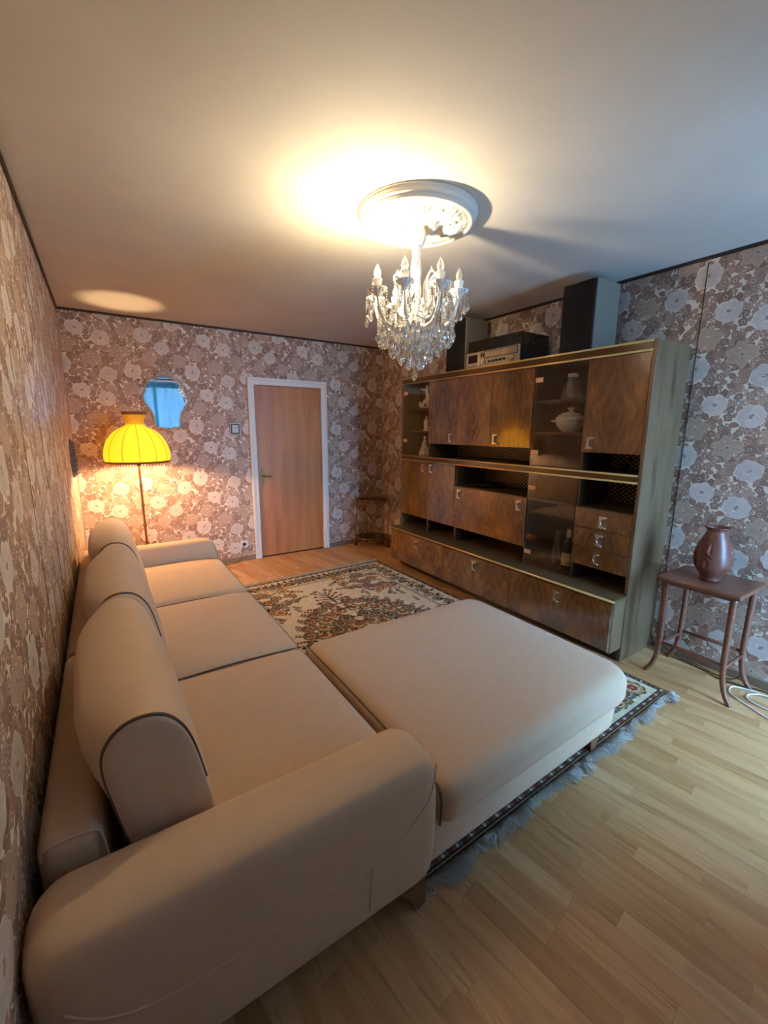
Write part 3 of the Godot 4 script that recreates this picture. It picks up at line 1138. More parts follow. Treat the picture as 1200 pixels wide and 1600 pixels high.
		for t: Array in [[-0.5, 0.55], [-0.5, 0.93], [-0.494, 0.985], [-0.48, 1.0], [-0.45, 1.013], [-0.40, 1.03], [-0.33, 1.047], [-0.25, 1.06], [-0.13, 1.071], [0.0, 1.075], [0.13, 1.071], [0.25, 1.06], [0.33, 1.047], [0.40, 1.03], [0.45, 1.013], [0.48, 1.0], [0.494, 0.985], [0.5, 0.93], [0.5, 0.55]]:
			var ring := PackedVector3Array()
			for p in fine:
				var q := mid + (p - mid) * Vector3(t[1], (t[1] - 1.0) * (0.5 if t[1] > 1.0 else 1.0) + 1.0, 1.0)
				if t[1] > 1.0:
					q.x = p.x + (t[1] - 1.0) * (p.x - mid.x) * 2.2
				if t[1] > 0.99 and p.x < 0.0:
					q.x -= 0.036 * smoothstep(0.985, 1.065, t[1]) * smoothstep(0.10, 0.27, p.y) * smoothstep(0.0, 0.09, -p.x) * smoothstep(0.42, 0.34, p.y)
				q.z = t[0] * L
				ring.append(q)
			rings.append(ring)
		st = S()
		loft(st, rings)
		put("cover", st, m, c)
		for sg: float in [1.0, -1.0]:
			var welt := []
			for j in range(2, 14):
				var p: Vector2 = prof[j]
				welt.append(Vector3(p.x, p.y, 0) * 0.995 + Vector3(0, 0.002, sg * (0.488 * L)))
			put("piping", edge_piping(welt, 0.0045), pm if sg > 0 else m, c)
		if i == 0:
			c.rotation.y = deg_to_rad(1.5)

# walnut veneer laid to fit one front, mirrored about its middle
func veneer(w: float, h: float, second := false) -> StandardMaterial3D:
	var key := "veneer_%.3f_%.3f_%s" % [w, h, second]
	if not M.has(key):
		var m := mat_tex(M.walnut_img2 if second else M.walnut_img, Vector2(1 / w, 1 / maxf(h, 0.42)), 0.16)
		m.clearcoat_enabled = true
		m.clearcoat = 0.8
		m.clearcoat_roughness = 0.04
		m.metallic_specular = 0.8
		M[key] = m
	return M[key]

func handle_mesh() -> ArrayMesh:
	# flared plate with a half-round bite out of its right side, z runs right and y up on the front
	var pts := PackedVector2Array()
	pts.append(Vector2(-0.026, -0.041))
	pts.append(Vector2(0.028, -0.041))
	pts.append(Vector2(0.030, -0.031))
	for i in 13:
		var t := lerpf(-1.0, 1.0, i / 12.0)
		pts.append(Vector2(0.028 - 0.034 * sqrt(maxf(0.0, 1.0 - t * t)), t * 0.030))
	pts.append(Vector2(0.030, 0.031))
	pts.append(Vector2(0.028, 0.041))
	pts.append(Vector2(-0.026, 0.041))
	for i in 7:
		var t := lerpf(0.9, -0.9, i / 6.0)
		pts.append(Vector2(-0.026 + 0.004 * (1.0 - t * t), t * 0.041))
	var st := S()
	slab(st, pts, Vector3.ZERO, Vector3(0, 0, 1), Vector3.UP, 0.014, 0.0015)
	# raised rim along the bite
	var arc := PackedVector3Array()
	for i in 13:
		var t := lerpf(-1.1, 1.1, i / 12.0)
		arc.append(Vector3(-0.017, t * 0.030, 0.026 - 0.034 * sqrt(maxf(0.0, 1.0 - t * t / 1.21))))
	tube(st, arc, 0.004, 6)
	return made(st)

func wall_unit() -> void:
	var o := thing("wall_unit", "long dark walnut wall unit with brass strips and glass doors along the right wall", "wall unit", Vector3.ZERO)
	var X := 2.69
	var B := 3.085
	var dk: Material = M.dark_wood
	var inn: Material = M.inner_wood
	# carcass
	uv_shift = Vector2(0.1, 2.0)
	M.side_front = M.side_wood
	put("side_panel", box(Vector3(X - 0.004, 0, -1.302), Vector3(B + 0.01, 2.0, -1.278), 0.002), M.side_wood, o)
	put("side_panel", box(Vector3(X - 0.004, 0, -3.762), Vector3(B + 0.01, 2.0, -3.738), 0.002), M.side_wood, o)
	uv_shift = Vector2.ZERO
	put("top_panel", box(Vector3(X + 0.006, 1.955, -3.738), Vector3(B, 1.998, -1.302), 0.002), dk, o)
	put("back_panel", box(Vector3(B - 0.008, 0.06, -3.738), Vector3(B, 1.955, -1.302), 0.001), inn, o)
	for z: float in [-3.322, -2.912, -2.102, -1.692]:
		put("divider", box(Vector3(X + 0.020, 0.458, z - 0.009), Vector3(B - 0.008, 1.172, z + 0.009), 0.001), inn, o)
	for z: float in [-3.322, -2.102, -1.692]:
		put("divider", box(Vector3(X + 0.020, 1.222, z - 0.009), Vector3(B - 0.008, 1.955, z + 0.009), 0.001), inn, o)
	put("middle_panel", box(Vector3(X + 0.006, 1.172, -3.738), Vector3(B - 0.008, 1.222, -1.302), 0.001), dk, o)
	# fascias with brass strips
	put("fascia", box(Vector3(X - 0.010, 1.948, -3.738), Vector3(X + 0.006, 1.992, -1.302), 0.001), M.fascia, o)
	put("fascia", box(Vector3(X - 0.010, 1.178, -3.738), Vector3(X + 0.006, 1.214, -1.302), 0.001), M.fascia, o)
	for y: float in [1.990, 1.938, 1.212, 1.168]:
		var bs := S()
		tube(bs, PackedVector3Array([Vector3(X - 0.010, y + 0.005, -3.74), Vector3(X - 0.010, y + 0.005, -1.300)]), 0.0065, 14)
		put("brass_strip", bs, M.brass, o)
	# boards and shelves inside
	var shelf := func(z0: float, z1: float, y: float, front := 0.03):
		put("shelf", box(Vector3(X + front, y - 0.009, z0 + 0.009), Vector3(B - 0.008, y + 0.009, z1 - 0.009), 0.001), inn, o)
	for y: float in [1.69, 1.465]:
		shelf.call(-3.738, -3.322, y)
		shelf.call(-2.102, -1.692, y)
	shelf.call(-2.102, -1.692, 0.968)
	shelf.call(-2.912, -2.102, 0.968, 0.022)
	shelf.call(-1.692, -1.302, 0.968, 0.022)
	for q: Array in [[-3.738, -3.322, 0.590], [-3.322, -2.912, 0.590], [-2.912, -2.102, 0.590], [-1.692, -1.302, 0.578], [-3.322, -2.102, 1.352], [-1.692, -1.302, 1.345]]:
		shelf.call(q[0], q[1], q[2] + 0.009, 0.020)
	# dotted gold print at the back of the open niches
	uv_shift = Vector2(0.0, 0.0)
	for q: Array in [[-3.31, -2.111, 1.223, 1.352], [-2.90, -2.111, 0.978, 1.171], [-1.683, -1.303, 1.223, 1.345], [-1.683, -1.303, 0.978, 1.171]]:
		put("niche_back", box(Vector3(B - 0.014, q[2], q[0]), Vector3(B - 0.009, q[3], q[1]), 0.0005), M.dots, o)
	# doors and drawers: z0, z1, y0, y1, handle z, handle y, kind
	var hm := handle_mesh()
	var fronts := [
		[-3.320, -2.917, 1.352, 1.936, -2.985, 1.412, "door"], [-2.914, -2.512, 1.352, 1.936, 0.0, 0.0, "door"], [-2.509, -2.106, 1.352, 1.936, -2.448, 1.412, "door"],
		[-1.690, -1.304, 1.344, 1.936, -1.628, 1.405, "door"],
		[-3.736, -3.324, 0.588, 1.166, -3.378, 1.108, "door"], [-3.321, -2.917, 0.588, 1.166, -3.250, 1.108, "door"],
		[-2.914, -2.106, 0.588, 0.974, -2.842, 0.908, "flap_door"],
		[-1.690, -1.304, 0.840, 0.974, -1.487, 0.895, "drawer"], [-1.690, -1.304, 0.709, 0.838, -1.500, 0.770, "drawer"], [-1.690, -1.304, 0.574, 0.707, -1.512, 0.642, "drawer"]]
	for i in fronts.size():
		var q: Array = fronts[i]
		uv_shift = Vector2(-q[0], q[3])
		var d := put(q[6], box(Vector3(X, q[2], q[0]), Vector3(X + 0.018, q[3], q[1]), 0.0015), veneer(q[1] - q[0] if q[6] != "flap_door" else 0.404, q[3] - q[2] if q[6] != "drawer" else 0.42, i % 2 == 1), o)
		uv_shift = Vector2.ZERO
		if q[5] > 0.0:
			put_mesh("handle", hm, M.chrome, d).position = Vector3(X, q[5], q[4])
		if q[6] == "flap_door":
			put_mesh("handle", hm, M.chrome, d).position = Vector3(X, 0.905, -2.168)
			put("edge_strip", box(Vector3(X - 0.003, 0.588, -2.1055), Vector3(X + 0.018, 0.974, -2.1015), 0.001), M.chrome, d)
	# frameless smoked glass doors on copper hinge plates
	for q: Array in [[-3.736, -3.325, 1.228, 1.936, 1.850, 1.372], [-2.100, -1.694, 1.228, 1.936, 1.842, 1.326], [-2.100, -1.694, 0.462, 1.166, 1.060, 0.560]]:
		var d := put("glass_door", box(Vector3(X + 0.002, q[2], q[0]), Vector3(X + 0.007, q[3], q[1]), 0.0008), M.smoked, o)
		for k in 2:
			var y: float = q[4 + k]
			put("hinge_plate", box(Vector3(X - 0.004, y - 0.016, q[0] + 0.010), Vector3(X + 0.001, y + 0.016, q[0] + 0.072), 0.0008), M.copper, d)
		var kb := S()
		ball(kb, Vector3(X - 0.008, q[2] + 0.26, q[1] - 0.03), Vector3(0.008, 0.008, 0.008))
	# base: chest with three fronts, top board with a brass edge, recessed plinth
	var x0 := 2.545
	put("plinth", box(Vector3(2.68, 0.0, -3.70), Vector3(B, 0.10, -1.303), 0.002), M.black_plastic, o)
	put("base_body", box(Vector3(x0 + 0.019, 0.10, -3.72), Vector3(B, 0.425, -1.303), 0.002), dk, o)
	put("base_side", box(Vector3(x0 + 0.006, 0.095, -1.303), Vector3(X - 0.005, 0.430, -1.283), 0.002), M.side_wood, o)
	put("base_side", box(Vector3(x0 + 0.006, 0.095, -3.738), Vector3(B, 0.430, -3.721), 0.002), M.side_wood, o)
	put("base_top", box(Vector3(x0 - 0.008, 0.431, -3.735), Vector3(B - 0.008, 0.456, -1.281), 0.002), M.top_wood, o)
	var bst := S()
	tube(bst, PackedVector3Array([Vector3(x0 - 0.007, 0.446, -3.736), Vector3(x0 - 0.007, 0.446, -1.280)]), 0.008, 14)
	put("brass_strip", bst, M.brass, o)
	put("edge_strip", box(Vector3(x0 - 0.003, 0.105, -1.2985), Vector3(x0 + 0.006, 0.425, -1.286), 0.001), M.chrome, o)
	for i in 3:
		var za: float = [-3.735, -2.883, -2.092][i]
		var zb: float = [-2.886, -2.095, -1.300][i]
		uv_shift = Vector2(-za, 0.425)
		var d := put("base_flap", box(Vector3(x0, 0.105, za), Vector3(x0 + 0.018, 0.425, zb), 0.0015), veneer((zb - za) / 2.0, 0.42, i == 1), o)
		uv_shift = Vector2.ZERO
		put_mesh("handle", hm, M.chrome, d).position = Vector3(x0, 0.352, [-3.275, -2.470, -1.680][i])

func unit_contents() -> void:
	var pm: Material = M.porcelain
	# dancers and a lady behind the left glass
	var sh := [1.699, 1.474, 1.224]
	var names := ["white porcelain dancer figurine on the top shelf behind the left glass door", "small white porcelain figurine on the middle shelf behind the left glass door", "white porcelain lady in a wide skirt at the bottom behind the left glass door"]
	for k in 3:
		var f := thing("figurine", names[k], "figurine", Vector3(2.775, sh[k], [-3.465, -3.455, -3.475][k]), [0.4, 0.1, -0.3][k], "porcelain figurines behind the left glass door")
		var st := S()
		var base := S()
		var head := S()
		if k == 0:
			lathe(base, Vector3.ZERO, [Vector2(0.055, 0), Vector2(0.058, 0.008), Vector2(0.045, 0.014)], 20)
			# leaping dancer: leaning skirt, body, spread arms, trailing drapery
			tube(st, smooth_line([Vector3(0, 0.012, 0.02), Vector3(0, 0.05, 0.025), Vector3(0, 0.10, 0.018), Vector3(0, 0.145, 0.005)]), [0.012, 0.014, 0.017, 0.022, 0.028, 0.033, 0.036, 0.038, 0.038, 0.036, 0.033, 0.030, 0.026, 0.022, 0.019, 0.017, 0.015, 0.014, 0.013], 12)
			tube(st, smooth_line([Vector3(0, 0.145, 0.005), Vector3(0, 0.165, 0.002), Vector3(0, 0.19, 0.0)], 4), [0.013, 0.014, 0.016, 0.018, 0.019, 0.018, 0.015, 0.010, 0.007], 10)
			tube(st, smooth_line([Vector3(0, 0.185, 0.012), Vector3(0, 0.190, 0.035), Vector3(0, 0.175, 0.055), Vector3(0, 0.165, 0.06)]), 0.006, 8)
			tube(st, smooth_line([Vector3(0, 0.185, -0.012), Vector3(0, 0.180, -0.035), Vector3(0, 0.187, -0.055), Vector3(0, 0.194, -0.064)]), 0.006, 8)
			tube(st, smooth_line([Vector3(0, 0.075, 0.015), Vector3(0, 0.06, -0.02), Vector3(0, 0.025, -0.045), Vector3(0, 0.03, -0.07), Vector3(0, 0.065, -0.072)]), [0.02, 0.021, 0.022, 0.022, 0.021, 0.02, 0.019, 0.018, 0.018, 0.018, 0.018, 0.018, 0.018, 0.017, 0.016, 0.015, 0.014, 0.013, 0.012, 0.011, 0.010, 0.009, 0.008, 0.007, 0.006], 10)
			ball(head, Vector3(0, 0.207, 0.004), Vector3(0.012, 0.015, 0.012))
		elif k == 1:
			lathe(base, Vector3.ZERO, [Vector2(0.032, 0), Vector2(0.033, 0.010), Vector2(0.026, 0.016)], 18)
			lathe(st, Vector3.ZERO, [Vector2(0.022, 0.014), Vector2(0.025, 0.04), Vector2(0.027, 0.065), Vector2(0.019, 0.085), Vector2(0.022, 0.105), Vector2(0.017, 0.118), Vector2(0.007, 0.125)], 16, func(r: float, y: float, a: float): return r * (1 + 0.08 * cos(5 * a + y * 60)))
			tube(st, smooth_line([Vector3(0, 0.112, 0.016), Vector3(-0.012, 0.095, 0.030), Vector3(-0.018, 0.09, 0.012), Vector3(-0.02, 0.098, 0.0)]), 0.0055, 8)
			tube(st, smooth_line([Vector3(0, 0.112, -0.016), Vector3(-0.006, 0.09, -0.028), Vector3(-0.016, 0.075, -0.018)]), 0.0055, 8)
			ball(head, Vector3(0, 0.138, 0), Vector3(0.012, 0.015, 0.012))
		else:
			lathe(base, Vector3.ZERO, [Vector2(0.062, 0), Vector2(0.064, 0.006), Vector2(0.05, 0.01)], 24)
			lathe(st, Vector3.ZERO, [Vector2(0.056, 0.008), Vector2(0.054, 0.02), Vector2(0.046, 0.05), Vector2(0.034, 0.085), Vector2(0.022, 0.112), Vector2(0.014, 0.125), Vector2(0.017, 0.14), Vector2(0.018, 0.15), Vector2(0.012, 0.16), Vector2(0.006, 0.165)], 32, func(r: float, y: float, a: float): return r * (1 + 0.09 * clampf((0.12 - y) / 0.1, 0, 1) * cos(9 * a + y * 22)))
			tube(st, smooth_line([Vector3(0, 0.152, 0.015), Vector3(-0.015, 0.13, 0.026), Vector3(-0.03, 0.115, 0.015)]), 0.005, 8)
			tube(st, smooth_line([Vector3(0, 0.152, -0.015), Vector3(-0.008, 0.128, -0.030), Vector3(-0.02, 0.105, -0.036)]), 0.005, 8)
			ball(head, Vector3(0, 0.178, 0), Vector3(0.012, 0.015, 0.012))
			lathe(head, Vector3(0, 0.186, 0), [Vector2(0.022, 0), Vector2(0.021, 0.003), Vector2(0.011, 0.004), Vector2(0.009, 0.012)], 16)
		put("body", st, pm, f)
		put("plinth", base, pm, f)
		put("head", head, pm, f)
	# glass jug with a cone body
	var jug := thing("glass_jug", "clear conical glass jug with a white lid on the shelf above the tureen", "jug", Vector3(2.855, 1.699, -1.905), 0.5)
	var js := S()
	lathe(js, Vector3.ZERO, [Vector2(0.076, 0.0), Vector2(0.080, 0.006), Vector2(0.074, 0.03), Vector2(0.055, 0.09), Vector2(0.038, 0.145), Vector2(0.034, 0.165), Vector2(0.031, 0.165), Vector2(0.035, 0.14), Vector2(0.052, 0.09), Vector2(0.071, 0.03), Vector2(0.074, 0.01), Vector2(0.02, 0.006)], 28)
	put("body", js, pane(c8(190, 176, 160), 0.14), jug)
	var lid := S()
	lathe(lid, Vector3(0, 0.160, 0), [Vector2(0.033, 0), Vector2(0.036, 0.004), Vector2(0.036, 0.020), Vector2(0.033, 0.024)], 24)
	put("lid", lid, pm, jug)
	var hd := S()
	tube(hd, smooth_line([Vector3(0.030, 0.155, 0.012), Vector3(0.06, 0.158, 0.026), Vector3(0.075, 0.12, 0.032), Vector3(0.072, 0.07, 0.03), Vector3(0.058, 0.055, 0.024)]), 0.006, 8)
	put("handle", hd, M.clear, jug)
	# soup tureen
	var tu := thing("soup_tureen", "white porcelain soup tureen with a floral band and knobbed lid in the glass cabinet", "tureen", Vector3(2.865, 1.474, -1.905), 0.3)
	var img := Image.create(256, 64, false, Image.FORMAT_RGB8)
	img.fill(c8(226, 218, 200))
	rng.seed = 6
	for i in 16:
		var p := Vector2(i * 16 + 8, 32 + sin(i * 2.3) * 6)
		paint(img, bloom(p, 4.5, 5, 0.3, i), [c8(120, 96, 60), c8(96, 104, 80), c8(142, 104, 92)][i % 3])
		paint(img, leaf_shape(p + Vector2(8, -4), 9, 4, 0.5), c8(110, 112, 84))
		paint(img, leaf_shape(p + Vector2(8, 5), 8, 3, -0.6), c8(132, 122, 90))
	var st := S()
	lathe(st, Vector3.ZERO, [Vector2(0.05, 0), Vector2(0.052, 0.006), Vector2(0.068, 0.018), Vector2(0.090, 0.045), Vector2(0.096, 0.068), Vector2(0.099, 0.086), Vector2(0.106, 0.090), Vector2(0.106, 0.094), Vector2(0.095, 0.094)], 36)
	put("bowl", st, M.china_cream, tu)
	var bm := mat_tex(tex(img), Vector2(1, 1), 0.25)
	for pr: Array in [[0.0975, 0.064, 0.1003, 0.083], [0.0945, 0.1065, 0.0805, 0.121]]:
		var band := S()
		band.set_smooth_group(0)
		for j in 36:
			var a0 := TAU * j / 36.0
			var a1 := TAU * (j + 1) / 36.0
			var p := [Vector3(cos(a0) * pr[0], pr[1], sin(a0) * pr[0]), Vector3(cos(a1) * pr[0], pr[1], sin(a1) * pr[0]), Vector3(cos(a1) * pr[2], pr[3], sin(a1) * pr[2]), Vector3(cos(a0) * pr[2], pr[3], sin(a0) * pr[2])]
			tri_uv(band, p[0], p[2], p[1], Vector2(j / 18.0, 1), Vector2((j + 1) / 18.0, 0), Vector2((j + 1) / 18.0, 1))
			tri_uv(band, p[0], p[3], p[2], Vector2(j / 18.0, 1), Vector2(j / 18.0, 0), Vector2((j + 1) / 18.0, 0))
		put("flower_band", band, bm, tu)
	st = S()
	lathe(st, Vector3(0, 0.095, 0), [Vector2(0.098, 0.0), Vector2(0.099, 0.004), Vector2(0.092, 0.012), Vector2(0.078, 0.027), Vector2(0.05, 0.042), Vector2(0.022, 0.049), Vector2(0.013, 0.055), Vector2(0.014, 0.063), Vector2(0.026, 0.072), Vector2(0.028, 0.079), Vector2(0.014, 0.083)], 36)
	put("lid", st, M.china_cream, tu)
	for s: float in [-1.0, 1.0]:
		st = S()
		tube(st, smooth_line([Vector3(-0.022, 0.076, s * 0.090), Vector3(-0.020, 0.080, s * 0.122), Vector3(0, 0.082, s * 0.130), Vector3(0.020, 0.080, s * 0.122), Vector3(0.022, 0.076, s * 0.090)]), 0.006, 8)
		put("handle", st, M.china_cream, tu)
	# bottles at the bottom of the lower glass cabinet
	var wine := thing("wine_bottle", "dark wine bottle with a cream label and cream neck capsule behind the lower glass door", "bottle", Vector3(2.815, 0.456, -1.800), 0.0)
	st = S()
	lathe(st, Vector3.ZERO, [Vector2(0.034, 0), Vector2(0.038, 0.004), Vector2(0.038, 0.19), Vector2(0.034, 0.212), Vector2(0.018, 0.235), Vector2(0.0145, 0.25), Vector2(0.0145, 0.30), Vector2(0.016, 0.302), Vector2(0.016, 0.31)], 24)
	put("glass", st, mat(c8(14, 12, 16), 0.08), wine)
	st = S()
	lathe(st, Vector3.ZERO, [Vector2(0.0386, 0.045), Vector2(0.0388, 0.046), Vector2(0.0388, 0.140), Vector2(0.0386, 0.141)], 24)
	var li := Image.create(128, 64, false, Image.FORMAT_RGB8)
	li.fill(c8(206, 180, 140))
	for i in 4:
		var q := leaf_shape(Vector2(16 + i * 32, 22), 12, 9, PI / 2)
		paint(li, q, c8(96, 88, 70))
		paint(li, leaf_shape(Vector2(16 + i * 32, 30), 16, 3, 0), c8(120, 104, 80))
		li.fill_rect(Rect2i(6 + i * 32, 44, 20, 2), c8(160, 132, 98))
	put("label", st, mat_tex(tex(li), Vector2(1 / 0.16, 1 / 0.096), 0.7), wine)
	st = S()
	lathe(st, Vector3.ZERO, [Vector2(0.0155, 0.256), Vector2(0.016, 0.257), Vector2(0.0162, 0.311), Vector2(0.014, 0.314)], 20)
	put("capsule", st, mat(c8(206, 172, 142), 0.5), wine)
	var clear := thing("clear_bottle", "slender clear glass bottle with a pinkish base standing left of the wine bottle", "bottle", Vector3(2.835, 0.456, -1.905), 0.0)
	st = S()
	lathe(st, Vector3.ZERO, [Vector2(0.034, 0), Vector2(0.038, 0.006), Vector2(0.037, 0.06), Vector2(0.030, 0.13), Vector2(0.016, 0.20), Vector2(0.0125, 0.24), Vector2(0.0125, 0.285), Vector2(0.015, 0.288), Vector2(0.015, 0.296)], 20)
	put("glass", st, pane(c8(150, 140, 110), 0.30), clear)
	st = S()
	lathe(st, Vector3.ZERO, [Vector2(0.030, 0.004), Vector2(0.034, 0.008), Vector2(0.0335, 0.055), Vector2(0.02, 0.056)], 20)
	put("drink", st, mat(c8(92, 52, 44), 0.2), clear)
	st = S()
	lathe(st, Vector3.ZERO, [Vector2(0.0132, 0.25), Vector2(0.0134, 0.252), Vector2(0.0134, 0.286), Vector2(0.0125, 0.287)], 16)
	put("capsule", st, mat(c8(120, 100, 60), 0.4, 0.5), clear)
	# dark dish in the open niche
	var dish := thing("serving_dish", "dark wide shallow dish lying in the open niche above the flap door", "dish", Vector3(2.90, 0.978, -2.68), 0.0)
	st = S()
	lathe(st, Vector3.ZERO, [Vector2(0.06, 0), Vector2(0.062, 0.004), Vector2(0.11, 0.014), Vector2(0.150, 0.026), Vector2(0.152, 0.030), Vector2(0.148, 0.030), Vector2(0.105, 0.018), Vector2(0.05, 0.009)], 36)
	put("bowl", st, mat(c8(34, 24, 18), 0.15), dish)
	st = S()
	lathe(st, Vector3.ZERO, [Vector2(0.1505, 0.0275), Vector2(0.1535, 0.0285), Vector2(0.1535, 0.0315), Vector2(0.1505, 0.032)], 36, null, 0, true)
	put("rim", st, mat(c8(60, 44, 34), 0.2), dish)
	# small dark glossy shape in the right niche
	var orn := thing("dark_niche_shape", "small dark glossy shape in the right-hand open niche above the drawers", "ornament", Vector3(2.90, 1.222, -1.50), 0.4)
	st = S()
	ball(st, Vector3(0, 0.030, 0), Vector3(0.024, 0.022, 0.036), 14, 10)
	tube(st, smooth_line([Vector3(0, 0.038, 0.022), Vector3(0, 0.062, 0.036), Vector3(0, 0.076, 0.030), Vector3(0, 0.070, 0.048)]), [0.012, 0.011, 0.010, 0.009, 0.009, 0.009, 0.009, 0.010, 0.010, 0.010, 0.011, 0.011, 0.011, 0.010, 0.008, 0.006, 0.004, 0.002, 0.001], 8)
	put("body", st, mat(c8(20, 18, 18), 0.05), orn)
	st = S()
	lathe(st, Vector3.ZERO, [Vector2(0.02, 0), Vector2(0.022, 0.004), Vector2(0.012, 0.012)], 14)
	put("base", st, mat(c8(20, 18, 18), 0.05), orn)

func hifi() -> void:
	for k in 2:
		var x0: float = [2.715, 2.725][k]
		var z0: float = [-1.945, -3.135][k]
		var z1: float = [-1.700, -2.890][k]
		var label: String = ["tall grey loudspeaker with a black cloth front, right of the stereo on the wall unit", "tall grey loudspeaker with a black cloth front, left of the stereo behind the chandelier"][k]
		var o := thing("loudspeaker", label, "loudspeaker", Vector3(x0, 1.998, (z0 + z1) / 2), 0.0, "pair of loudspeakers on the wall unit")
		var w := (z1 - z0) / 2
		put("cabinet", box(Vector3(0.012, 0.002, -w), Vector3(0.275, 0.445, w), 0.004), M.grey_vinyl, o)
		put("grille", box(Vector3(0, 0.008, -w + 0.006), Vector3(0.014, 0.440, w - 0.006), 0.004), M.black_cloth, o)
		put("back_plate", box(Vector3(0.274, 0.14, -0.05), Vector3(0.279, 0.24, 0.05), 0.001), M.black_plastic, o)
	var s := thing("music_centre", "silver-fronted stereo with tape deck, tuner and a smoked record player lid on the wall unit", "stereo", Vector3(2.715, 1.998, -2.57), 0.0)
	var W := 0.285
	put("body", box(Vector3(0.014, 0.006, -W), Vector3(0.345, 0.128, W), 0.004), M.black_plastic, s)
	put("front_panel", box(Vector3(0.004, 0.004, -W), Vector3(0.018, 0.132, W), 0.003), M.silver, s)
	for z: float in [-0.24, 0.24]:
		for x: float in [0.05, 0.30]:
			put("foot", box(Vector3(x - 0.015, 0.0, z - 0.015), Vector3(x + 0.015, 0.007, z + 0.015), 0.002), M.black_plastic, s)
	# cassette bay at the left (towards -z)
	var bay := put("cassette_bay", box(Vector3(-0.001, 0.018, -W + 0.02), Vector3(0.006, 0.118, -W + 0.150), 0.002), M.silver, s)
	put("window", box(Vector3(-0.003, 0.045, -W + 0.032), Vector3(0.000, 0.108, -W + 0.138), 0.001), mat(c8(30, 22, 22), 0.15), bay)
	for k in 5:
		put("key", box(Vector3(-0.008, 0.022, -W + 0.033 + k * 0.021), Vector3(0.000, 0.036, -W + 0.051 + k * 0.021), 0.001), M.silver, bay)
	# level slots, tuner scale, knobs
	for k in 2:
		put("meter", box(Vector3(0.001, 0.082, -W + 0.172 + k * 0.022), Vector3(0.005, 0.116, -W + 0.186 + k * 0.022), 0.001), M.black_plastic, s)
		put("switch", box(Vector3(-0.006, 0.030, -W + 0.174 + k * 0.022), Vector3(0.005, 0.066, -W + 0.182 + k * 0.022), 0.001), M.chrome, s)
	var dial := Image.create(256, 40, false, Image.FORMAT_RGB8)
	dial.fill(c8(178, 156, 128))
	for row in 3:
		dial.fill_rect(Rect2i(8, 8 + row * 12, 240, 1), c8(80, 64, 48))
		for t in 25:
			dial.fill_rect(Rect2i(10 + t * 10, 8 + row * 12 - (5 if t % 4 == 0 else 3), 1, 5 if t % 4 == 0 else 3), c8(70, 56, 44))
	dial.fill_rect(Rect2i(132, 2, 2, 36), c8(150, 50, 36))
	uv_shift = Vector2(W - 0.215, 0.120)
	put("tuner_scale", box(Vector3(0.001, 0.074, -W + 0.215), Vector3(0.006, 0.120, W - 0.020), 0.001), mat_tex(tex(dial), Vector2(1 / 0.335, 1 / 0.046), 0.3), s)
	uv_shift = Vector2.ZERO
	put("scale_frame", box(Vector3(0.002, 0.069, -W + 0.209), Vector3(0.0045, 0.125, W - 0.014), 0.001), M.black_plastic, s)
	for k in 7:
		var z: float = [0.235, 0.275, 0.315, 0.352, 0.392, 0.432, 0.505][k] - W
		var r: float = [0.017, 0.009, 0.009, 0.009, 0.010, 0.009, 0.021][k]
		var st := S()
		var rings := []
		for t: Vector2 in [Vector2(0.004, r), Vector2(-0.010, r * 0.97), Vector2(-0.015, r * 0.9), Vector2(-0.016, r * 0.75)]:
			var ring := PackedVector3Array()
			for j in 18:
				var a := TAU * j / 18.0
				ring.append(Vector3(t.x, 0.040 + sin(a) * t.y, z + cos(a) * t.y))
			rings.append(ring)
		loft(st, rings)
		put("knob", st, M.chrome if k in [0, 6] else M.black_plastic, s)
	# smoked lid over the record player
	put("deck", box(Vector3(0.03, 0.127, -W + 0.02), Vector3(0.335, 0.140, W - 0.02), 0.003), M.black_plastic, s)
	var pl := S()
	lathe(pl, Vector3(0.175, 0.140, -0.05), [Vector2(0.145, 0), Vector2(0.147, 0.004), Vector2(0.145, 0.014), Vector2(0.02, 0.016), Vector2(0.004, 0.016), Vector2(0.003, 0.024)], 40)
	put("turntable", pl, mat(c8(24, 22, 22), 0.3), s)
	var arm := S()
	tube(arm, smooth_line([Vector3(0.29, 0.165, 0.19), Vector3(0.20, 0.168, 0.185), Vector3(0.12, 0.166, 0.14)]), 0.004, 8)
	ball(arm, Vector3(0.29, 0.158, 0.19), Vector3(0.02, 0.018, 0.02))
	put("tone_arm", arm, M.chrome, s)
	var lid := S()
	var y1 := 0.226
	cbox(lid, Vector3(0.026, y1 - 0.004, -W + 0.003), Vector3(0.345, y1, W - 0.003), 0.001)
	cbox(lid, Vector3(0.022, 0.130, -W + 0.003), Vector3(0.026, y1, W - 0.003), 0.001)
	cbox(lid, Vector3(0.345, 0.130, -W + 0.003), Vector3(0.349, y1, W - 0.003), 0.001)
	cbox(lid, Vector3(0.026, 0.130, -W + 0.003), Vector3(0.345, y1 - 0.004, -W + 0.007), 0.001)
	cbox(lid, Vector3(0.026, 0.130, W - 0.007), Vector3(0.345, y1 - 0.004, W - 0.003), 0.001)
	put("dust_cover", lid, M.smoke_acrylic, s)

const CX := 1.375   # chandelier axis
const CZ := -1.82

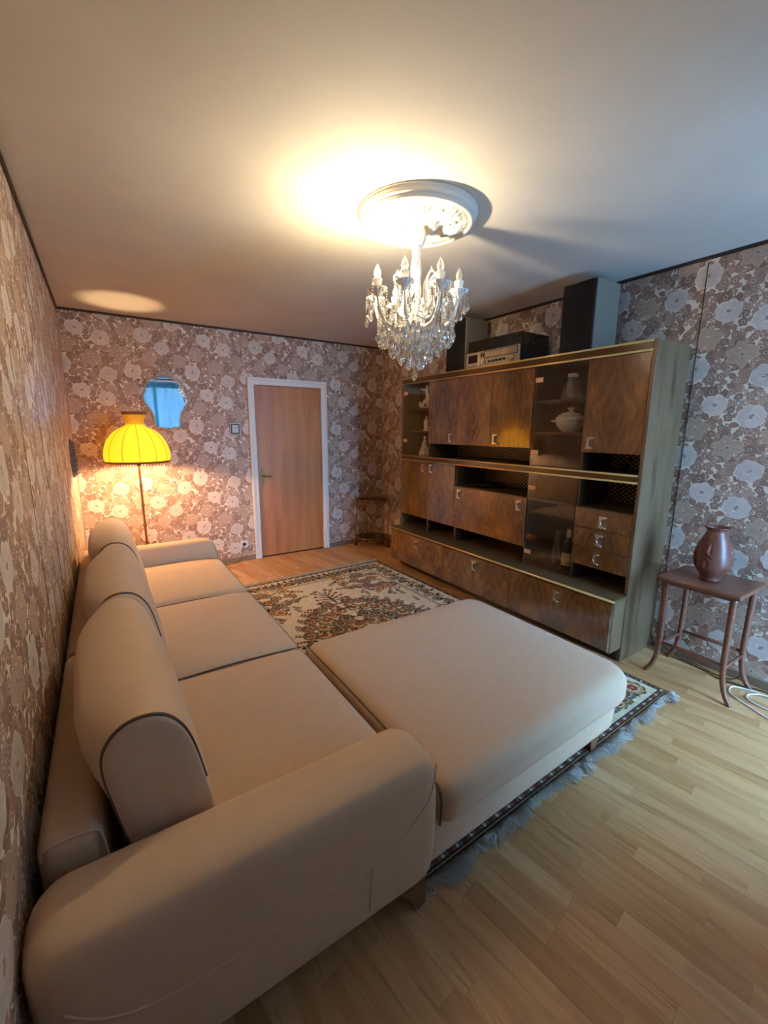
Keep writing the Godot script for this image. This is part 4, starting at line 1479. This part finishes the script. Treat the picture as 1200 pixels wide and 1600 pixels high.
func medallion() -> void:
	var o := thing("ceiling_medallion", "round white plaster ceiling medallion with leaf relief above the chandelier", "ceiling medallion", Vector3(CX, H, CZ))
	var st := S()
	# rim: profile runs downward, so build from the lowest ring up
	lathe(st, Vector3.ZERO, [Vector2(0.250, -0.040), Vector2(0.252, -0.051), Vector2(0.261, -0.051), Vector2(0.266, -0.046), Vector2(0.266, -0.036), Vector2(0.272, -0.033), Vector2(0.280, -0.024), Vector2(0.280, -0.012), Vector2(0.287, -0.008), Vector2(0.287, 0.0), Vector2(0.25, 0.0)], 96, null, 0, true)
	put("rim", st, M.plaster, o)
	st = S()
	st.set_smooth_group(0)
	var relief := func(r: float, a: float) -> float:
		var y := -0.046
		# eight acanthus fans with scrolls between them
		var s := fposmod(a, TAU / 8.0) / (TAU / 8.0) - 0.5
		var lr := (r - 0.115) / 0.122
		if lr > 0.0 and lr < 1.0:
			var spread := 0.10 + 0.34 * lr
			var u := s / spread
			if absf(u) < 1.0:
				y -= 0.030 * sin(PI * pow(lr, 0.7)) * (0.45 + 0.55 * absf(cos(u * 7.0))) * (1.0 - u * u * 0.5)
			var q := Vector2((0.5 - absf(s)) * r * 0.785, r - 0.165)
			var sr := q.length()
			if sr < 0.036:
				y -= 0.020 * (0.5 + 0.5 * cos(sr * 420.0 - q.angle())) * (1.0 - sr / 0.036)
			y -= 0.002 * sin(r * 210.0 + s * 30.0) * sin(a * 43.0)
		if r > 0.240:
			y += 0.002
		# collar round the middle: raised ring with a chain of lobes
		if r < 0.112 and r > 0.060:
			var k := (r - 0.060) / 0.052
			y -= 0.026 * sin(PI * pow(k, 0.6)) + 0.006 * sin(PI * k) * cos(a * 12.0 + r * 60.0)
		if r <= 0.060:
			y += 0.016 * (1.0 - r / 0.060)
		return y
	var nr := 64
	var na := 288
	for i in nr:
		var r0 := 0.004 + 0.249 * i / nr
		var r1 := 0.004 + 0.249 * (i + 1) / nr
		for j in na:
			var a0 := TAU * j / na
			var a1 := TAU * (j + 1) / na
			var p := []
			for q: Vector2 in [Vector2(r0, a0), Vector2(r0, a1), Vector2(r1, a1), Vector2(r1, a0)]:
				p.append(Vector3(cos(q.y) * q.x, relief.call(q.x, q.y), sin(q.y) * q.x))
			tri(st, p[0], p[2], p[1]); tri(st, p[0], p[3], p[2])
	put("relief", st, M.plaster, o)

func chandelier() -> void:
	var o := thing("chandelier", "white glass eight-armed crystal chandelier with one lit candle bulb and hanging drops", "chandelier", Vector3(CX, 0, CZ))
	var az0 := atan2(-CX, -CZ)
	var china: Material = M.china
	var fl := func(n: int, depth: float, twist: float) -> Callable:
		return func(r: float, y: float, a: float) -> float: return r * (1.0 + depth * cos(n * a + twist * y))
	var st := S()
	lathe(st, Vector3.ZERO, [Vector2(0.018, 2.352), Vector2(0.030, 2.362), Vector2(0.041, 2.385), Vector2(0.044, 2.41), Vector2(0.036, 2.435), Vector2(0.026, 2.462)], 60, fl.call(10, 0.07, 0.0))
	put("canopy", st, china, o)
	st = S()
	lathe(st, Vector3.ZERO, [Vector2(0.014, 2.065), Vector2(0.021, 2.085), Vector2(0.026, 2.12), Vector2(0.027, 2.16), Vector2(0.021, 2.20), Vector2(0.024, 2.235), Vector2(0.025, 2.27), Vector2(0.019, 2.32), Vector2(0.020, 2.345), Vector2(0.026, 2.356)], 60, fl.call(6, 0.10, 38.0))
	put("stem", st, china, o)
	st = S()
	lathe(st, Vector3.ZERO, [Vector2(0.020, 2.040), Vector2(0.024, 2.044), Vector2(0.024, 2.062), Vector2(0.018, 2.070)], 24)
	put("collar", st, M.brass, o)
	st = S()
	lathe(st, Vector3.ZERO, [Vector2(0.010, 1.925), Vector2(0.018, 1.930), Vector2(0.022, 1.942), Vector2(0.020, 1.950), Vector2(0.036, 1.965), Vector2(0.048, 1.985), Vector2(0.052, 2.005), Vector2(0.045, 2.022), Vector2(0.028, 2.034), Vector2(0.016, 2.042)], 72, fl.call(12, 0.06, 0.0))
	put("hub", st, china, o)
	# shared shapes
	st = S()
	lathe(st, Vector3.ZERO, [Vector2(0.006, -0.020), Vector2(0.012, -0.014), Vector2(0.016, -0.004), Vector2(0.036, 0.008), Vector2(0.047, 0.022), Vector2(0.044, 0.023), Vector2(0.014, 0.006)], 48, fl.call(12, 0.06, 0.0))
	var dish := made(st)
	st = S()
	lathe(st, Vector3.ZERO, [Vector2(0.018, 0.004), Vector2(0.020, 0.010), Vector2(0.0175, 0.020), Vector2(0.0185, 0.040), Vector2(0.0225, 0.055), Vector2(0.0225, 0.061), Vector2(0.012, 0.063)], 32, fl.call(8, 0.035, 40.0))
	var sleeve := made(st)
	st = S()
	lathe(st, Vector3.ZERO, [Vector2(0.0085, 0.058), Vector2(0.011, 0.066), Vector2(0.0165, 0.080), Vector2(0.0165, 0.090), Vector2(0.011, 0.106), Vector2(0.005, 0.118), Vector2(0.0015, 0.124)], 20)
	var flame := made(st)
	st = S()
	lathe(st, Vector3.ZERO, [Vector2(0.0006, -0.052), Vector2(0.0068, -0.047), Vector2(0.0112, -0.038), Vector2(0.0116, -0.029), Vector2(0.0078, -0.015), Vector2(0.0028, -0.003), Vector2(0.0008, 0.0)], 7, null, -1)
	var drop := made(st)
	var lit := mat(c8(255, 236, 200), 0.3)
	lit.emission_enabled = true
	lit.emission = c8(255, 226, 176)
	lit.emission_energy_multiplier = 9.0
	var arm_line := smooth_line([Vector3(0.030, 2.005, 0), Vector3(0.060, 1.990, 0), Vector3(0.105, 1.980, 0), Vector3(0.155, 1.992, 0), Vector3(0.190, 2.030, 0), Vector3(0.205, 2.075, 0), Vector3(0.212, 2.110, 0)], 6)
	st = S()
	var prof := []
	for i in arm_line.size():
		prof.append(lerpf(0.0080, 0.0058, float(i) / arm_line.size()))
	tube(st, arm_line, prof, 10)
	var arm_mesh := made(st)
	var curl_line := smooth_line([Vector3(0.022, 2.05, 0), Vector3(0.050, 2.035, 0), Vector3(0.078, 2.055, 0), Vector3(0.082, 2.11, 0), Vector3(0.070, 2.165, 0), Vector3(0.072, 2.21, 0), Vector3(0.092, 2.235, 0), Vector3(0.108, 2.220, 0), Vector3(0.103, 2.200, 0), Vector3(0.090, 2.203, 0)], 5)
	st = S()
	prof = []
	for i in curl_line.size():
		prof.append(lerpf(0.0085, 0.0035, float(i) / curl_line.size()))
	tube(st, curl_line, prof, 8)
	var curl_mesh := made(st)
	var hung := []        # where the drops hang: (place of the hook, number of beads, drop size)
	for k in 8:
		var az := az0 + deg_to_rad(-59.0 + 45.0 * k)
		var turn := az - PI / 2   # local +x towards azimuth az
		var dir := Vector3(sin(az), 0, cos(az))
		var a := put_mesh("arm", arm_mesh, china, o)
		a.rotation.y = turn
		var cup := put_mesh("bobeche", dish, china, a)
		cup.position = Vector3(0.212, 2.122, 0)
		var sl := put_mesh("candle_sleeve", sleeve, china, a)
		sl.position = Vector3(0.212, 2.122, 0)
		var b := put_mesh("bulb", flame, lit if k == 0 else M.clear_bulb, a)
		b.position = Vector3(0.212, 2.122, 0)
		if k == 0:
			lamp_light("bulb_light", o, dir * 0.212 + Vector3(0, 2.207, 0), c8(255, 233, 190), BULB, 0.012)
		var c := put_mesh("scroll", curl_mesh, china, o)
		c.rotation.y = turn + PI / 8
		st = S()
		ball(st, Vector3(0.092, 2.240, 0), Vector3(0.0055, 0.014, 0.0055), 8, 6)
		put("finial", st, china, c)
		# drops round each dish
		for j in 6:
			var t := TAU * (j + 0.5) / 6.0
			hung.append([dir * 0.212 + Vector3(cos(t) * 0.045, 2.138, sin(t) * 0.045), [3, 5, 2, 7, 4, 6][j], 1.0])
		# one from the bow of each arm, two from the garland between arms
		hung.append([dir * 0.130 + Vector3(0, 1.975, 0), 3, 1.15])
		hung.append([dir * 0.185 + Vector3(0, 2.02, 0), 5, 1.15])
		hung.append([dir * 0.160 + Vector3(0, 1.99, 0), 4, 1.0])
		for s: float in [0.08, 0.25, 0.42, 0.58, 0.75, 0.92]:
			var d2 := Vector3(sin(az + s * PI / 4), 0, cos(az + s * PI / 4))
			hung.append([d2 * (0.165 if s > 0.3 and s < 0.7 else 0.19) + Vector3(0, 2.055, 0), [6, 8][int(s > 0.5)], 1.15])
	# bottom rings of drops, stepping down to the middle
	for q: Array in [[20, 0.122, 1.990, 7, 1.2], [14, 0.080, 1.970, 8, 1.2], [9, 0.040, 1.940, 8, 1.15]]:
		for j in int(q[0]):
			var t: float = TAU * j / q[0] + q[1] * 9.0
			hung.append([Vector3(cos(t) * q[1], q[2], sin(t) * q[1]), q[3] - (j % 2), q[4]])
	hung.append([Vector3(0, 1.925, 0), 11, 1.2])
	rng.seed = 31
	var strings := S()
	for h: Array in hung:
		var p: Vector3 = h[0]
		for b in int(h[1]):
			var r := 0.0052
			p.y -= r
			strings.set_smooth_group(-1)
			lathe(strings, p, [Vector2(0.0008, -r), Vector2(r * 0.85, -r * 0.4), Vector2(r * 0.85, r * 0.4), Vector2(0.0008, r)], 6, null, -1)
			p.y -= r + 0.0016
		var d := put_mesh("crystal_drop", drop, M.crystal, o)
		d.position = p
		d.scale = Vector3.ONE * h[2]
		d.rotation.y = rng.randf() * TAU
	put("bead_strings", strings, M.bead, o).set_meta("kind", "stuff")
	# garlands of beads from dish to dish
	var gar := S()
	for k in 8:
		for i in 15:
			var t := (i + 0.5) / 15.0
			var az := az0 + deg_to_rad(-59.0 + 45.0 * (k + t))
			var r := 0.205 - 0.055 * sin(PI * t)
			var p := Vector3(sin(az) * r, 2.135 - 0.085 * sin(PI * t), cos(az) * r)
			lathe(gar, p, [Vector2(0.0008, -0.0046), Vector2(0.0042, -0.002), Vector2(0.0042, 0.002), Vector2(0.0008, 0.0046)], 6, null, -1)
	put("bead_garlands", gar, M.bead, o).set_meta("kind", "stuff")

const BULB := 0.80
const SHADE := 1.25

func floor_lamp() -> void:
	var o := thing("floor_lamp", "brass floor lamp with a glowing yellow pleated dome shade in the corner behind the sofa", "floor lamp", Vector3(0.25, 0, -4.33))
	var st := S()
	lathe(st, Vector3.ZERO, [Vector2(0.13, 0), Vector2(0.135, 0.008), Vector2(0.12, 0.02), Vector2(0.05, 0.032), Vector2(0.018, 0.05)], 36)
	put("base", st, M.lamp_metal, o)
	st = S()
	var prof := []
	for i in 61:
		var y := 0.045 + 1.115 * i / 60.0
		var r := 0.0095
		for node: float in [0.30, 0.62, 0.80, 0.98]:
			r += 0.006 * exp(-pow((y - node) / 0.014, 2))
		prof.append(Vector2(r, y))
	lathe(st, Vector3.ZERO, prof, 16)
	put("pole", st, M.lamp_metal, o)
	var cup := S()
	lathe(cup, Vector3.ZERO, [Vector2(0.012, 1.155), Vector2(0.020, 1.165), Vector2(0.021, 1.200), Vector2(0.012, 1.205)], 20)
	put("socket", cup, M.black_plastic, o)
	# shade: twelve scalloped gores gathered into a flared collar
	var outline := [Vector2(0.250, 1.200), Vector2(0.258, 1.225), Vector2(0.260, 1.26), Vector2(0.252, 1.31), Vector2(0.232, 1.365), Vector2(0.198, 1.42), Vector2(0.150, 1.465), Vector2(0.098, 1.495), Vector2(0.068, 1.510), Vector2(0.064, 1.525), Vector2(0.070, 1.555), Vector2(0.082, 1.585), Vector2(0.090, 1.612)]
	var cloth := mat(c8(238, 202, 66), 0.85)
	cloth.backlight_enabled = true
	cloth.backlight = Color(0.42, 0.325, 0.045)
	cloth.cull_mode = BaseMaterial3D.CULL_DISABLED
	var line := []
	for p: Vector2 in outline:
		line.append(Vector3(p.x, p.y, 0))
	var fine := smooth_line(line, 4)
	st = S()
	var rings := []
	for p in fine:
		var ring := PackedVector3Array()
		for j in 96:
			var a := -TAU * j / 96.0
			var gore := absf(sin(6.0 * a))
			var k := 1.0 - 0.045 * (1.0 - pow(gore, 0.7)) if p.y < 1.505 else 1.0 + 0.04 * sin(24.0 * a)
			ring.append(Vector3(cos(a) * p.x * k, p.y, sin(a) * p.x * k))
		rings.append(ring)
	loft(st, rings, false, false)
	var shade := put("lamp_shade", st, cloth, o)
	for j in 12:
		var a := TAU * j / 12.0
		var rib := PackedVector3Array()
		for p in fine:
			if p.y < 1.512:
				rib.append(Vector3(cos(a) * p.x * 0.957, p.y, sin(a) * p.x * 0.957))
		st = S()
		tube(st, rib, 0.0022, 5)
		put("rib", st, M.lamp_cord, shade)
	st = S()
	lathe(st, Vector3.ZERO, [Vector2(0.246, 1.188), Vector2(0.251, 1.188), Vector2(0.2545, 1.205), Vector2(0.249, 1.206)], 96, func(r: float, y: float, a: float): return r * (1.0 + 0.006 * sin(72 * a)), 0, true)
	put("braid", st, M.lamp_cord, shade)
	st = S()
	for j in 72:
		var a := TAU * j / 72.0
		var p := Vector3(cos(a) * 0.249, 1.19, sin(a) * 0.249)
		tube(st, PackedVector3Array([p, p + Vector3(0, -0.012, 0), p + Vector3(0, -0.022, 0)]), [0.0022, 0.0042, 0.0012], 5)
	put("tassel_fringe", st, M.lamp_cord, shade).set_meta("kind", "stuff")
	st = S()
	lathe(st, Vector3.ZERO, [Vector2(0.086, 1.598), Vector2(0.090, 1.598), Vector2(0.0945, 1.622), Vector2(0.089, 1.622)], 72, func(r: float, y: float, a: float): return r * (1.0 + 0.012 * sin(36 * a)), 0, true)
	put("braid", st, M.lamp_cord, shade)
	# wire spider that carries the shade
	st = S()
	for j in 3:
		var a := TAU * j / 3.0 + 0.4
		tube(st, PackedVector3Array([Vector3(cos(a) * 0.02, 1.195, sin(a) * 0.02), Vector3(cos(a) * 0.045, 1.32, sin(a) * 0.045), Vector3(cos(a) * 0.060, 1.515, sin(a) * 0.060)]), 0.0022, 5)
	put("shade_holder", st, M.lamp_metal, o)
	st = S()
	ball(st, Vector3(0, 1.252, 0), Vector3(0.030, 0.036, 0.030), 18, 12)
	lathe(st, Vector3.ZERO, [Vector2(0.013, 1.200), Vector2(0.014, 1.220), Vector2(0.02, 1.228)], 16)
	var glow := mat(c8(255, 230, 180), 0.4)
	glow.emission_enabled = true
	glow.emission = c8(255, 206, 130)
	glow.emission_energy_multiplier = 6.0
	put("bulb", st, glow, o)
	lamp_light("lamp_light", o, Vector3(0, 1.254, 0), c8(255, 212, 156), SHADE, 0.022)
	st = S()
	tube(st, smooth_line([Vector3(0.10, 0.012, -0.04), Vector3(0.3, 0.006, -0.25), Vector3(0.6, 0.006, -0.36), Vector3(0.85, 0.006, -0.40), Vector3(0.93, 0.02, -0.425), Vector3(0.955, 0.10, -0.437), Vector3(0.975, 0.18, -0.436)]), 0.003, 6)
	put("cord", st, M.black_plastic, o)

func wall_things() -> void:
	# mirror with an ornate pale gilt frame
	var o := thing("wall_mirror", "shield-shaped wall mirror in a scalloped pale frame, above and right of the lamp", "mirror", Vector3(0.565, 1.74, ZB))
	var half := [Vector2(0.0, 0.268), Vector2(0.045, 0.262), Vector2(0.085, 0.225), Vector2(0.135, 0.205), Vector2(0.172, 0.150), Vector2(0.178, 0.105), Vector2(0.205, 0.060), Vector2(0.203, 0.005), Vector2(0.165, -0.060), Vector2(0.132, -0.120), Vector2(0.120, -0.190), Vector2(0.112, -0.245), Vector2(0.045, -0.262), Vector2(0.0, -0.285)]
	var pts := []
	for p: Vector2 in half:
		pts.append(Vector3(p.x, p.y, 0))
	for i in range(half.size() - 2, 0, -1):
		pts.append(Vector3(-half[i].x, half[i].y, 0))
	pts.append(pts[0])
	var ring := smooth_line(pts, 4)
	ring.reverse()
	var flat := PackedVector2Array()
	for i in ring.size() - 1:
		flat.append(Vector2(ring[i].x, ring[i].y) * 0.94)
	if Geometry2D.is_polygon_clockwise(flat):
		flat.reverse()
	var st := S()
	slab(st, flat, Vector3(0, 0, 0.006), Vector3.RIGHT, Vector3.UP, 0.006)
	put("glass", st, mat(c8(226, 232, 236), 0.015, 1.0), o)
	st = S()
	slab(st, flat, Vector3(0, 0, 0.001), Vector3.RIGHT, Vector3.UP, 0.005)
	put("backing", st, M.cornice, o)
	st = S()
	var fr := PackedVector3Array()
	var rad := []
	for i in ring.size():
		fr.append(ring[i] * 0.97 + Vector3(0, 0, 0.012))
		rad.append(0.0095 + 0.0025 * sin(i * 1.57))
	tube(st, fr, rad, 8)
	var frame := put("frame", st, M.mirror_frame, o)
	for q: Vector3 in [Vector3(0.0, 0.272, 1.0), Vector3(0.06, 0.252, 0.8), Vector3(-0.06, 0.252, 0.8), Vector3(0.205, 0.03, 0.8), Vector3(-0.205, 0.03, 0.8), Vector3(0.0, -0.275, 0.9), Vector3(0.09, -0.255, 0.7), Vector3(-0.09, -0.255, 0.7), Vector3(0.15, 0.19, 0.7), Vector3(-0.15, 0.19, 0.7)]:
		st = S()
		lathe(st, Vector3.ZERO, [Vector2(0.005, 0.0), Vector2(0.024 * q.z, 0.004), Vector2(0.026 * q.z, 0.009), Vector2(0.014 * q.z, 0.016), Vector2(0.003, 0.018)], 30, func(r: float, y: float, a: float): return r * (1.0 + 0.18 * cos(5 * a)))
		var f := put("rosette", st, M.mirror_frame, frame)
		f.position = Vector3(q.x, q.y, 0.008)
		f.rotation.x = PI / 2
	# small framed picture
	o = thing("small_picture", "small square picture in a dark frame edged with silver beads, left of the door", "picture", Vector3(1.212, 1.482, ZB))
	put("frame", box(Vector3(-0.058, -0.066, 0.0), Vector3(0.058, 0.066, 0.014), 0.004), M.cornice, o)
	put("inner_frame", box(Vector3(-0.042, -0.050, 0.013), Vector3(0.042, 0.050, 0.018), 0.002), mat(c8(52, 58, 46), 0.5), o)
	rng.seed = 15
	var im := Image.create(64, 80, false, Image.FORMAT_RGB8)
	im.fill(c8(190, 194, 192))
	for i in 14:
		paint(im, bloom(Vector2(32 + rng.randf_range(-14, 14), 40 + rng.randf_range(-22, 22)), rng.randf_range(2, 6), 5, 0.3, i), [c8(130, 136, 136), c8(206, 208, 204), c8(150, 150, 142)][i % 3], false)
	uv_shift = Vector2(0.032, 0.040)
	put("print", box(Vector3(-0.032, -0.040, 0.017), Vector3(0.032, 0.040, 0.0195), 0.0006), mat_tex(tex(im), Vector2(1 / 0.064, 1 / 0.080), 0.4), o)
	uv_shift = Vector2.ZERO
	st = S()
	for i in 7:
		for s: float in [-1.0, 1.0]:
			ball(st, Vector3(-0.050 + i * 0.0167, s * 0.058, 0.014), Vector3(0.0075, 0.0055, 0.005), 8, 6)
	for i in 8:
		for s: float in [-1.0, 1.0]:
			ball(st, Vector3(s * 0.050, -0.049 + i * 0.014, 0.014), Vector3(0.0055, 0.0065, 0.005), 8, 6)
	put("bead_edging", st, mat(c8(236, 232, 218), 0.25), o).set_meta("kind", "stuff")
	# dark relief plaque on the left wall, seen edge-on
	o = thing("wall_plaque", "dark grey metal relief plaque with a toothed edge on the left wall beside the lamp", "wall plaque", Vector3(XL, 1.245, -4.20))
	st = S()
	var oval := PackedVector2Array()
	for i in 48:
		var a := TAU * i / 48.0
		oval.append(Vector2(cos(a) * 0.105, sin(a) * 0.145) * (1.0 + 0.035 * cos(24 * a)))
	slab(st, oval, Vector3(0, 0, 0), Vector3(0, 0, -1), Vector3.UP, 0.018, 0.006)
	var pew := mat(c8(104, 104, 106), 0.45, 0.6)
	put("plate", st, pew, o)
	st = S()
	for i in 24:
		var a := TAU * i / 24.0
		ball(st, Vector3(0.022, sin(a) * 0.125, -cos(a) * 0.088), Vector3(0.014, 0.010, 0.009), 8, 6)
	put("bead_edging", st, pew, o).set_meta("kind", "stuff")
	st = S()
	ball(st, Vector3(0.018, 0.0, 0.0), Vector3(0.022, 0.075, 0.05), 16, 10)
	put("relief", st, mat(c8(70, 68, 68), 0.5, 0.5), o)
	# power socket
	o = thing("power_socket", "white wall socket with a black plug low on the wall left of the door", "socket", Vector3(1.237, 0.195, ZB))
	put("plate", box(Vector3(-0.040, -0.040, 0.0), Vector3(0.040, 0.040, 0.010), 0.004), M.white_paint, o)
	st = S()
	lathe(st, Vector3.ZERO, [Vector2(0.024, 0.009), Vector2(0.024, 0.0125), Vector2(0.020, 0.0125), Vector2(0.019, 0.0105), Vector2(0.002, 0.0105)], 24)
	var well := put("socket_well", st, mat(c8(190, 184, 176), 0.4), o)
	well.rotation.x = PI / 2
	st = S()
	lathe(st, Vector3.ZERO, [Vector2(0.017, 0.011), Vector2(0.018, 0.024), Vector2(0.012, 0.034), Vector2(0.004, 0.038)], 18)
	var plug := put("plug", st, M.black_plastic, o)
	plug.rotation.x = PI / 2

func corner_trolley() -> void:
	var o := thing("corner_trolley", "small round two-tier brass trolley with dark trays in the corner right of the door", "trolley", Vector3(2.775, 0, -4.515), 0.0)
	var R := 0.205
	for k in 2:
		var y: float = [0.135, 0.615][k]
		var st := S()
		lathe(st, Vector3(0, y, 0), [Vector2(R - 0.012, -0.008), Vector2(R - 0.006, -0.006), Vector2(R - 0.006, 0.0), Vector2(R - 0.014, 0.0), Vector2(0.004, 0.001)], 48)
		var tray := put("tray", st, M.trolley_tray, o)
		var hoop := PackedVector3Array()
		for j in 49:
			var a := TAU * j / 48.0
			hoop.append(Vector3(cos(a) * R, y + 0.010, sin(a) * R))
		st = S()
		tube(st, hoop, 0.0065, 8, false)
		put("rim", st, M.trolley_brass, tray)
		hoop = PackedVector3Array()
		for j in 49:
			var a := TAU * j / 48.0
			hoop.append(Vector3(cos(a) * R, y - 0.022, sin(a) * R))
		st = S()
		tube(st, hoop, 0.004, 6, false)
		put("rim", st, M.trolley_brass, tray)
	for a_deg: float in [225.0, 45.0, 285.0, 345.0]:
		var a := deg_to_rad(a_deg)
		var p := Vector3(cos(a) * (R + 0.008), 0, -sin(a) * (R + 0.008)) if a_deg > 200 and a_deg < 230 else Vector3(cos(a) * (R + 0.008), 0, sin(a) * (R + 0.008))
		if a_deg == 225.0:
			p = Vector3(-0.707, 0, -0.707) * (R + 0.008)
		elif a_deg == 45.0:
			p = Vector3(0.707, 0, 0.707) * (R + 0.008)
		var st := S()
		tube(st, PackedVector3Array([p + Vector3(0, 0.042, 0), p + Vector3(0, 0.35, 0), p + Vector3(0, 0.645, 0)]), 0.0075, 8)
		ball(st, p + Vector3(0, 0.648, 0), Vector3(0.010, 0.010, 0.010), 10, 6)
		var leg := put("leg", st, M.trolley_brass, o)
		st = S()
		var ring := PackedVector3Array()
		for j in 17:
			var t := TAU * j / 16.0
			ring.append(p + Vector3(cos(t) * 0.014, 0.020 + sin(t) * 0.014, 0))
		tube(st, ring, 0.0058, 8, false)
		ball(st, p + Vector3(0, 0.02, 0), Vector3(0.012, 0.012, 0.007), 10, 6)
		tube(st, PackedVector3Array([p + Vector3(0, 0.030, 0), p + Vector3(0, 0.05, 0)]), 0.005, 6)
		put("caster", st, M.black_plastic, leg)
	var loop := S()
	var q := Vector3(0.10, 0, -0.18)
	tube(loop, smooth_line([q + Vector3(-0.02, 0.63, 0.0), q + Vector3(-0.018, 0.70, 0), q + Vector3(0, 0.745, 0), q + Vector3(0.02, 0.74, 0.01), q + Vector3(0.026, 0.70, 0.01), q + Vector3(0.022, 0.63, 0.008)]), 0.006, 8)
	put("handle", loop, M.trolley_brass, o)

func stool_and_vase() -> void:
	var o := thing("side_table", "reddish bentwood side table with four splayed round legs against the right wall", "table", Vector3(2.885, 0, -0.925), 0.0)
	var st := S()
	var y := 0.640
	soft_box(st, Vector3(-0.195, y - 0.026, -0.205), Vector3(0.195, y, 0.205), 0.011, 4, func(p: Vector3) -> Vector3:
		var e := smoothstep(0.86, 0.97, maxf(absf(p.x) / 0.195, absf(p.z) / 0.205))
		if p.y > y - 0.012:
			p.y += 0.004 * e - 0.002
		return p)
	put("table_top", st, M.bentwood, o)
	put("apron", box(Vector3(-0.155, y - 0.050, -0.165), Vector3(0.155, y - 0.025, 0.165), 0.004), M.bentwood, o)
	var foot := {}
	for sx: float in [-1.0, 1.0]:
		for sz: float in [-1.0, 1.0]:
			var line := smooth_line([Vector3(sx * 0.150, y - 0.030, sz * 0.165), Vector3(sx * 0.146, 0.42, sz * 0.163), Vector3(sx * 0.140, 0.22, sz * 0.163), Vector3(sx * 0.140, 0.12, sz * 0.172), Vector3(sx * 0.144, 0.05, sz * 0.192), Vector3(sx * 0.152, 0.0, sz * 0.222)], 6)
			var r := []
			for i in line.size():
				r.append(lerpf(0.0175, 0.0125, float(i) / line.size()))
			st = S()
			tube(st, line, r, 12)
			put("leg", st, M.bentwood, o)
	for s: float in [-1.0, 1.0]:
		st = S()
		tube(st, PackedVector3Array([Vector3(s * 0.141, 0.215, -0.166), Vector3(s * 0.141, 0.217, 0.0), Vector3(s * 0.141, 0.215, 0.166)]), [0.009, 0.012, 0.009], 10)
		put("stretcher", st, M.bentwood, o)
		st = S()
		tube(st, PackedVector3Array([Vector3(-0.141, 0.195, s * 0.164), Vector3(0.0, 0.198, s * 0.164), Vector3(0.141, 0.195, s * 0.164)]), [0.008, 0.011, 0.008], 10)
		put("stretcher", st, M.bentwood, o)
	# carved vase
	var v := thing("carved_vase", "brown glazed vase carved with leaf scrolls standing on the bentwood side table", "vase", Vector3(2.865, y + 0.003, -0.925), 2.45)
	var prof := [Vector2(0.046, 0.0), Vector2(0.050, 0.006), Vector2(0.052, 0.026), Vector2(0.064, 0.045), Vector2(0.084, 0.085), Vector2(0.089, 0.118), Vector2(0.086, 0.155), Vector2(0.075, 0.205), Vector2(0.060, 0.252), Vector2(0.050, 0.275), Vector2(0.048, 0.290), Vector2(0.056, 0.304), Vector2(0.065, 0.309), Vector2(0.065, 0.314), Vector2(0.058, 0.312), Vector2(0.046, 0.295), Vector2(0.044, 0.24), Vector2(0.02, 0.235)]
	var line := []
	for p: Vector2 in prof:
		line.append(Vector3(p.x, p.y, 0))
	var fine := []
	for p in smooth_line(line, 6):
		fine.append(Vector2(p.x, p.y))
	st = S()
	lathe(st, Vector3.ZERO, fine, 160, func(r: float, h: float, a: float) -> float:
		if h < 0.05 or h > 0.262 or r < 0.055:
			return r
		var t := (h - 0.05) / 0.212
		var u := wrapf(a, -PI, PI) / 0.95
		if absf(u) > 1.25:
			u = wrapf(a + PI, -PI, PI) / 0.95
		var edge := sin(PI * clampf(t, 0, 1))
		var stem := exp(-pow((u - 0.12 * sin(t * 9.0)) / 0.05, 2))
		var leafy := sin(26.0 * (t * 0.9 + absf(u) * 0.62 + 0.1 * sin(t * 14.0)))
		var mask := smoothstep(1.05, 0.75, absf(u)) * edge
		return r + 0.0055 * mask * (leafy * (1.0 - stem) + stem * 1.2))
	put("body", st, M.vase_glaze, v)

func cables() -> void:
	var blk: Material = M.black_plastic
	var st := S()
	tube(st, smooth_line([Vector3(3.06, 0.10, -1.275), Vector3(3.075, 0.03, -1.24), Vector3(3.05, 0.006, -1.15), Vector3(3.045, 0.006, -1.03), Vector3(3.03, 0.006, -0.93), Vector3(3.00, 0.006, -0.84), Vector3(3.02, 0.006, -0.74), Vector3(3.07, 0.006, -0.62), Vector3(3.06, 0.006, -0.2)]), 0.0035, 6)
	tag(put("black_cable", st, blk), "black cable lying on the floor under the side table along the right wall", "cable")
	st = S()
	tube(st, smooth_line([Vector3(3.075, 0.20, -1.27), Vector3(3.09, 0.14, -1.20), Vector3(3.07, 0.05, -1.19), Vector3(3.075, 0.006, -1.10), Vector3(3.07, 0.006, -0.98), Vector3(3.04, 0.006, -0.89), Vector3(3.06, 0.006, -0.80), Vector3(3.085, 0.05, -0.76)]), 0.003, 6)
	tag(put("black_cable", st, blk), "thin black cable hanging from behind the wall unit and running close to the wall", "cable")
	st = S()
	tube(st, smooth_line([Vector3(2.70, 0.006, -0.30), Vector3(2.76, 0.006, -0.50), Vector3(2.82, 0.006, -0.64), Vector3(2.88, 0.006, -0.745), Vector3(2.975, 0.006, -0.765), Vector3(3.015, 0.007, -0.68), Vector3(3.015, 0.008, -0.60), Vector3(3.0, 0.008, -0.5)]), 0.004, 8)
	tube(st, smooth_line([Vector3(3.03, 0.014, -0.56), Vector3(2.995, 0.014, -0.645), Vector3(2.945, 0.007, -0.685), Vector3(2.895, 0.006, -0.665), Vector3(2.875, 0.006, -0.60), Vector3(2.88, 0.006, -0.52), Vector3(2.94, 0.006, -0.44), Vector3(3.0, 0.006, -0.46)]), 0.004, 8)
	tag(put("white_cable", st, mat(c8(222, 226, 228), 0.4)), "coiled white cable on the floor beside the side table's front leg", "cable")
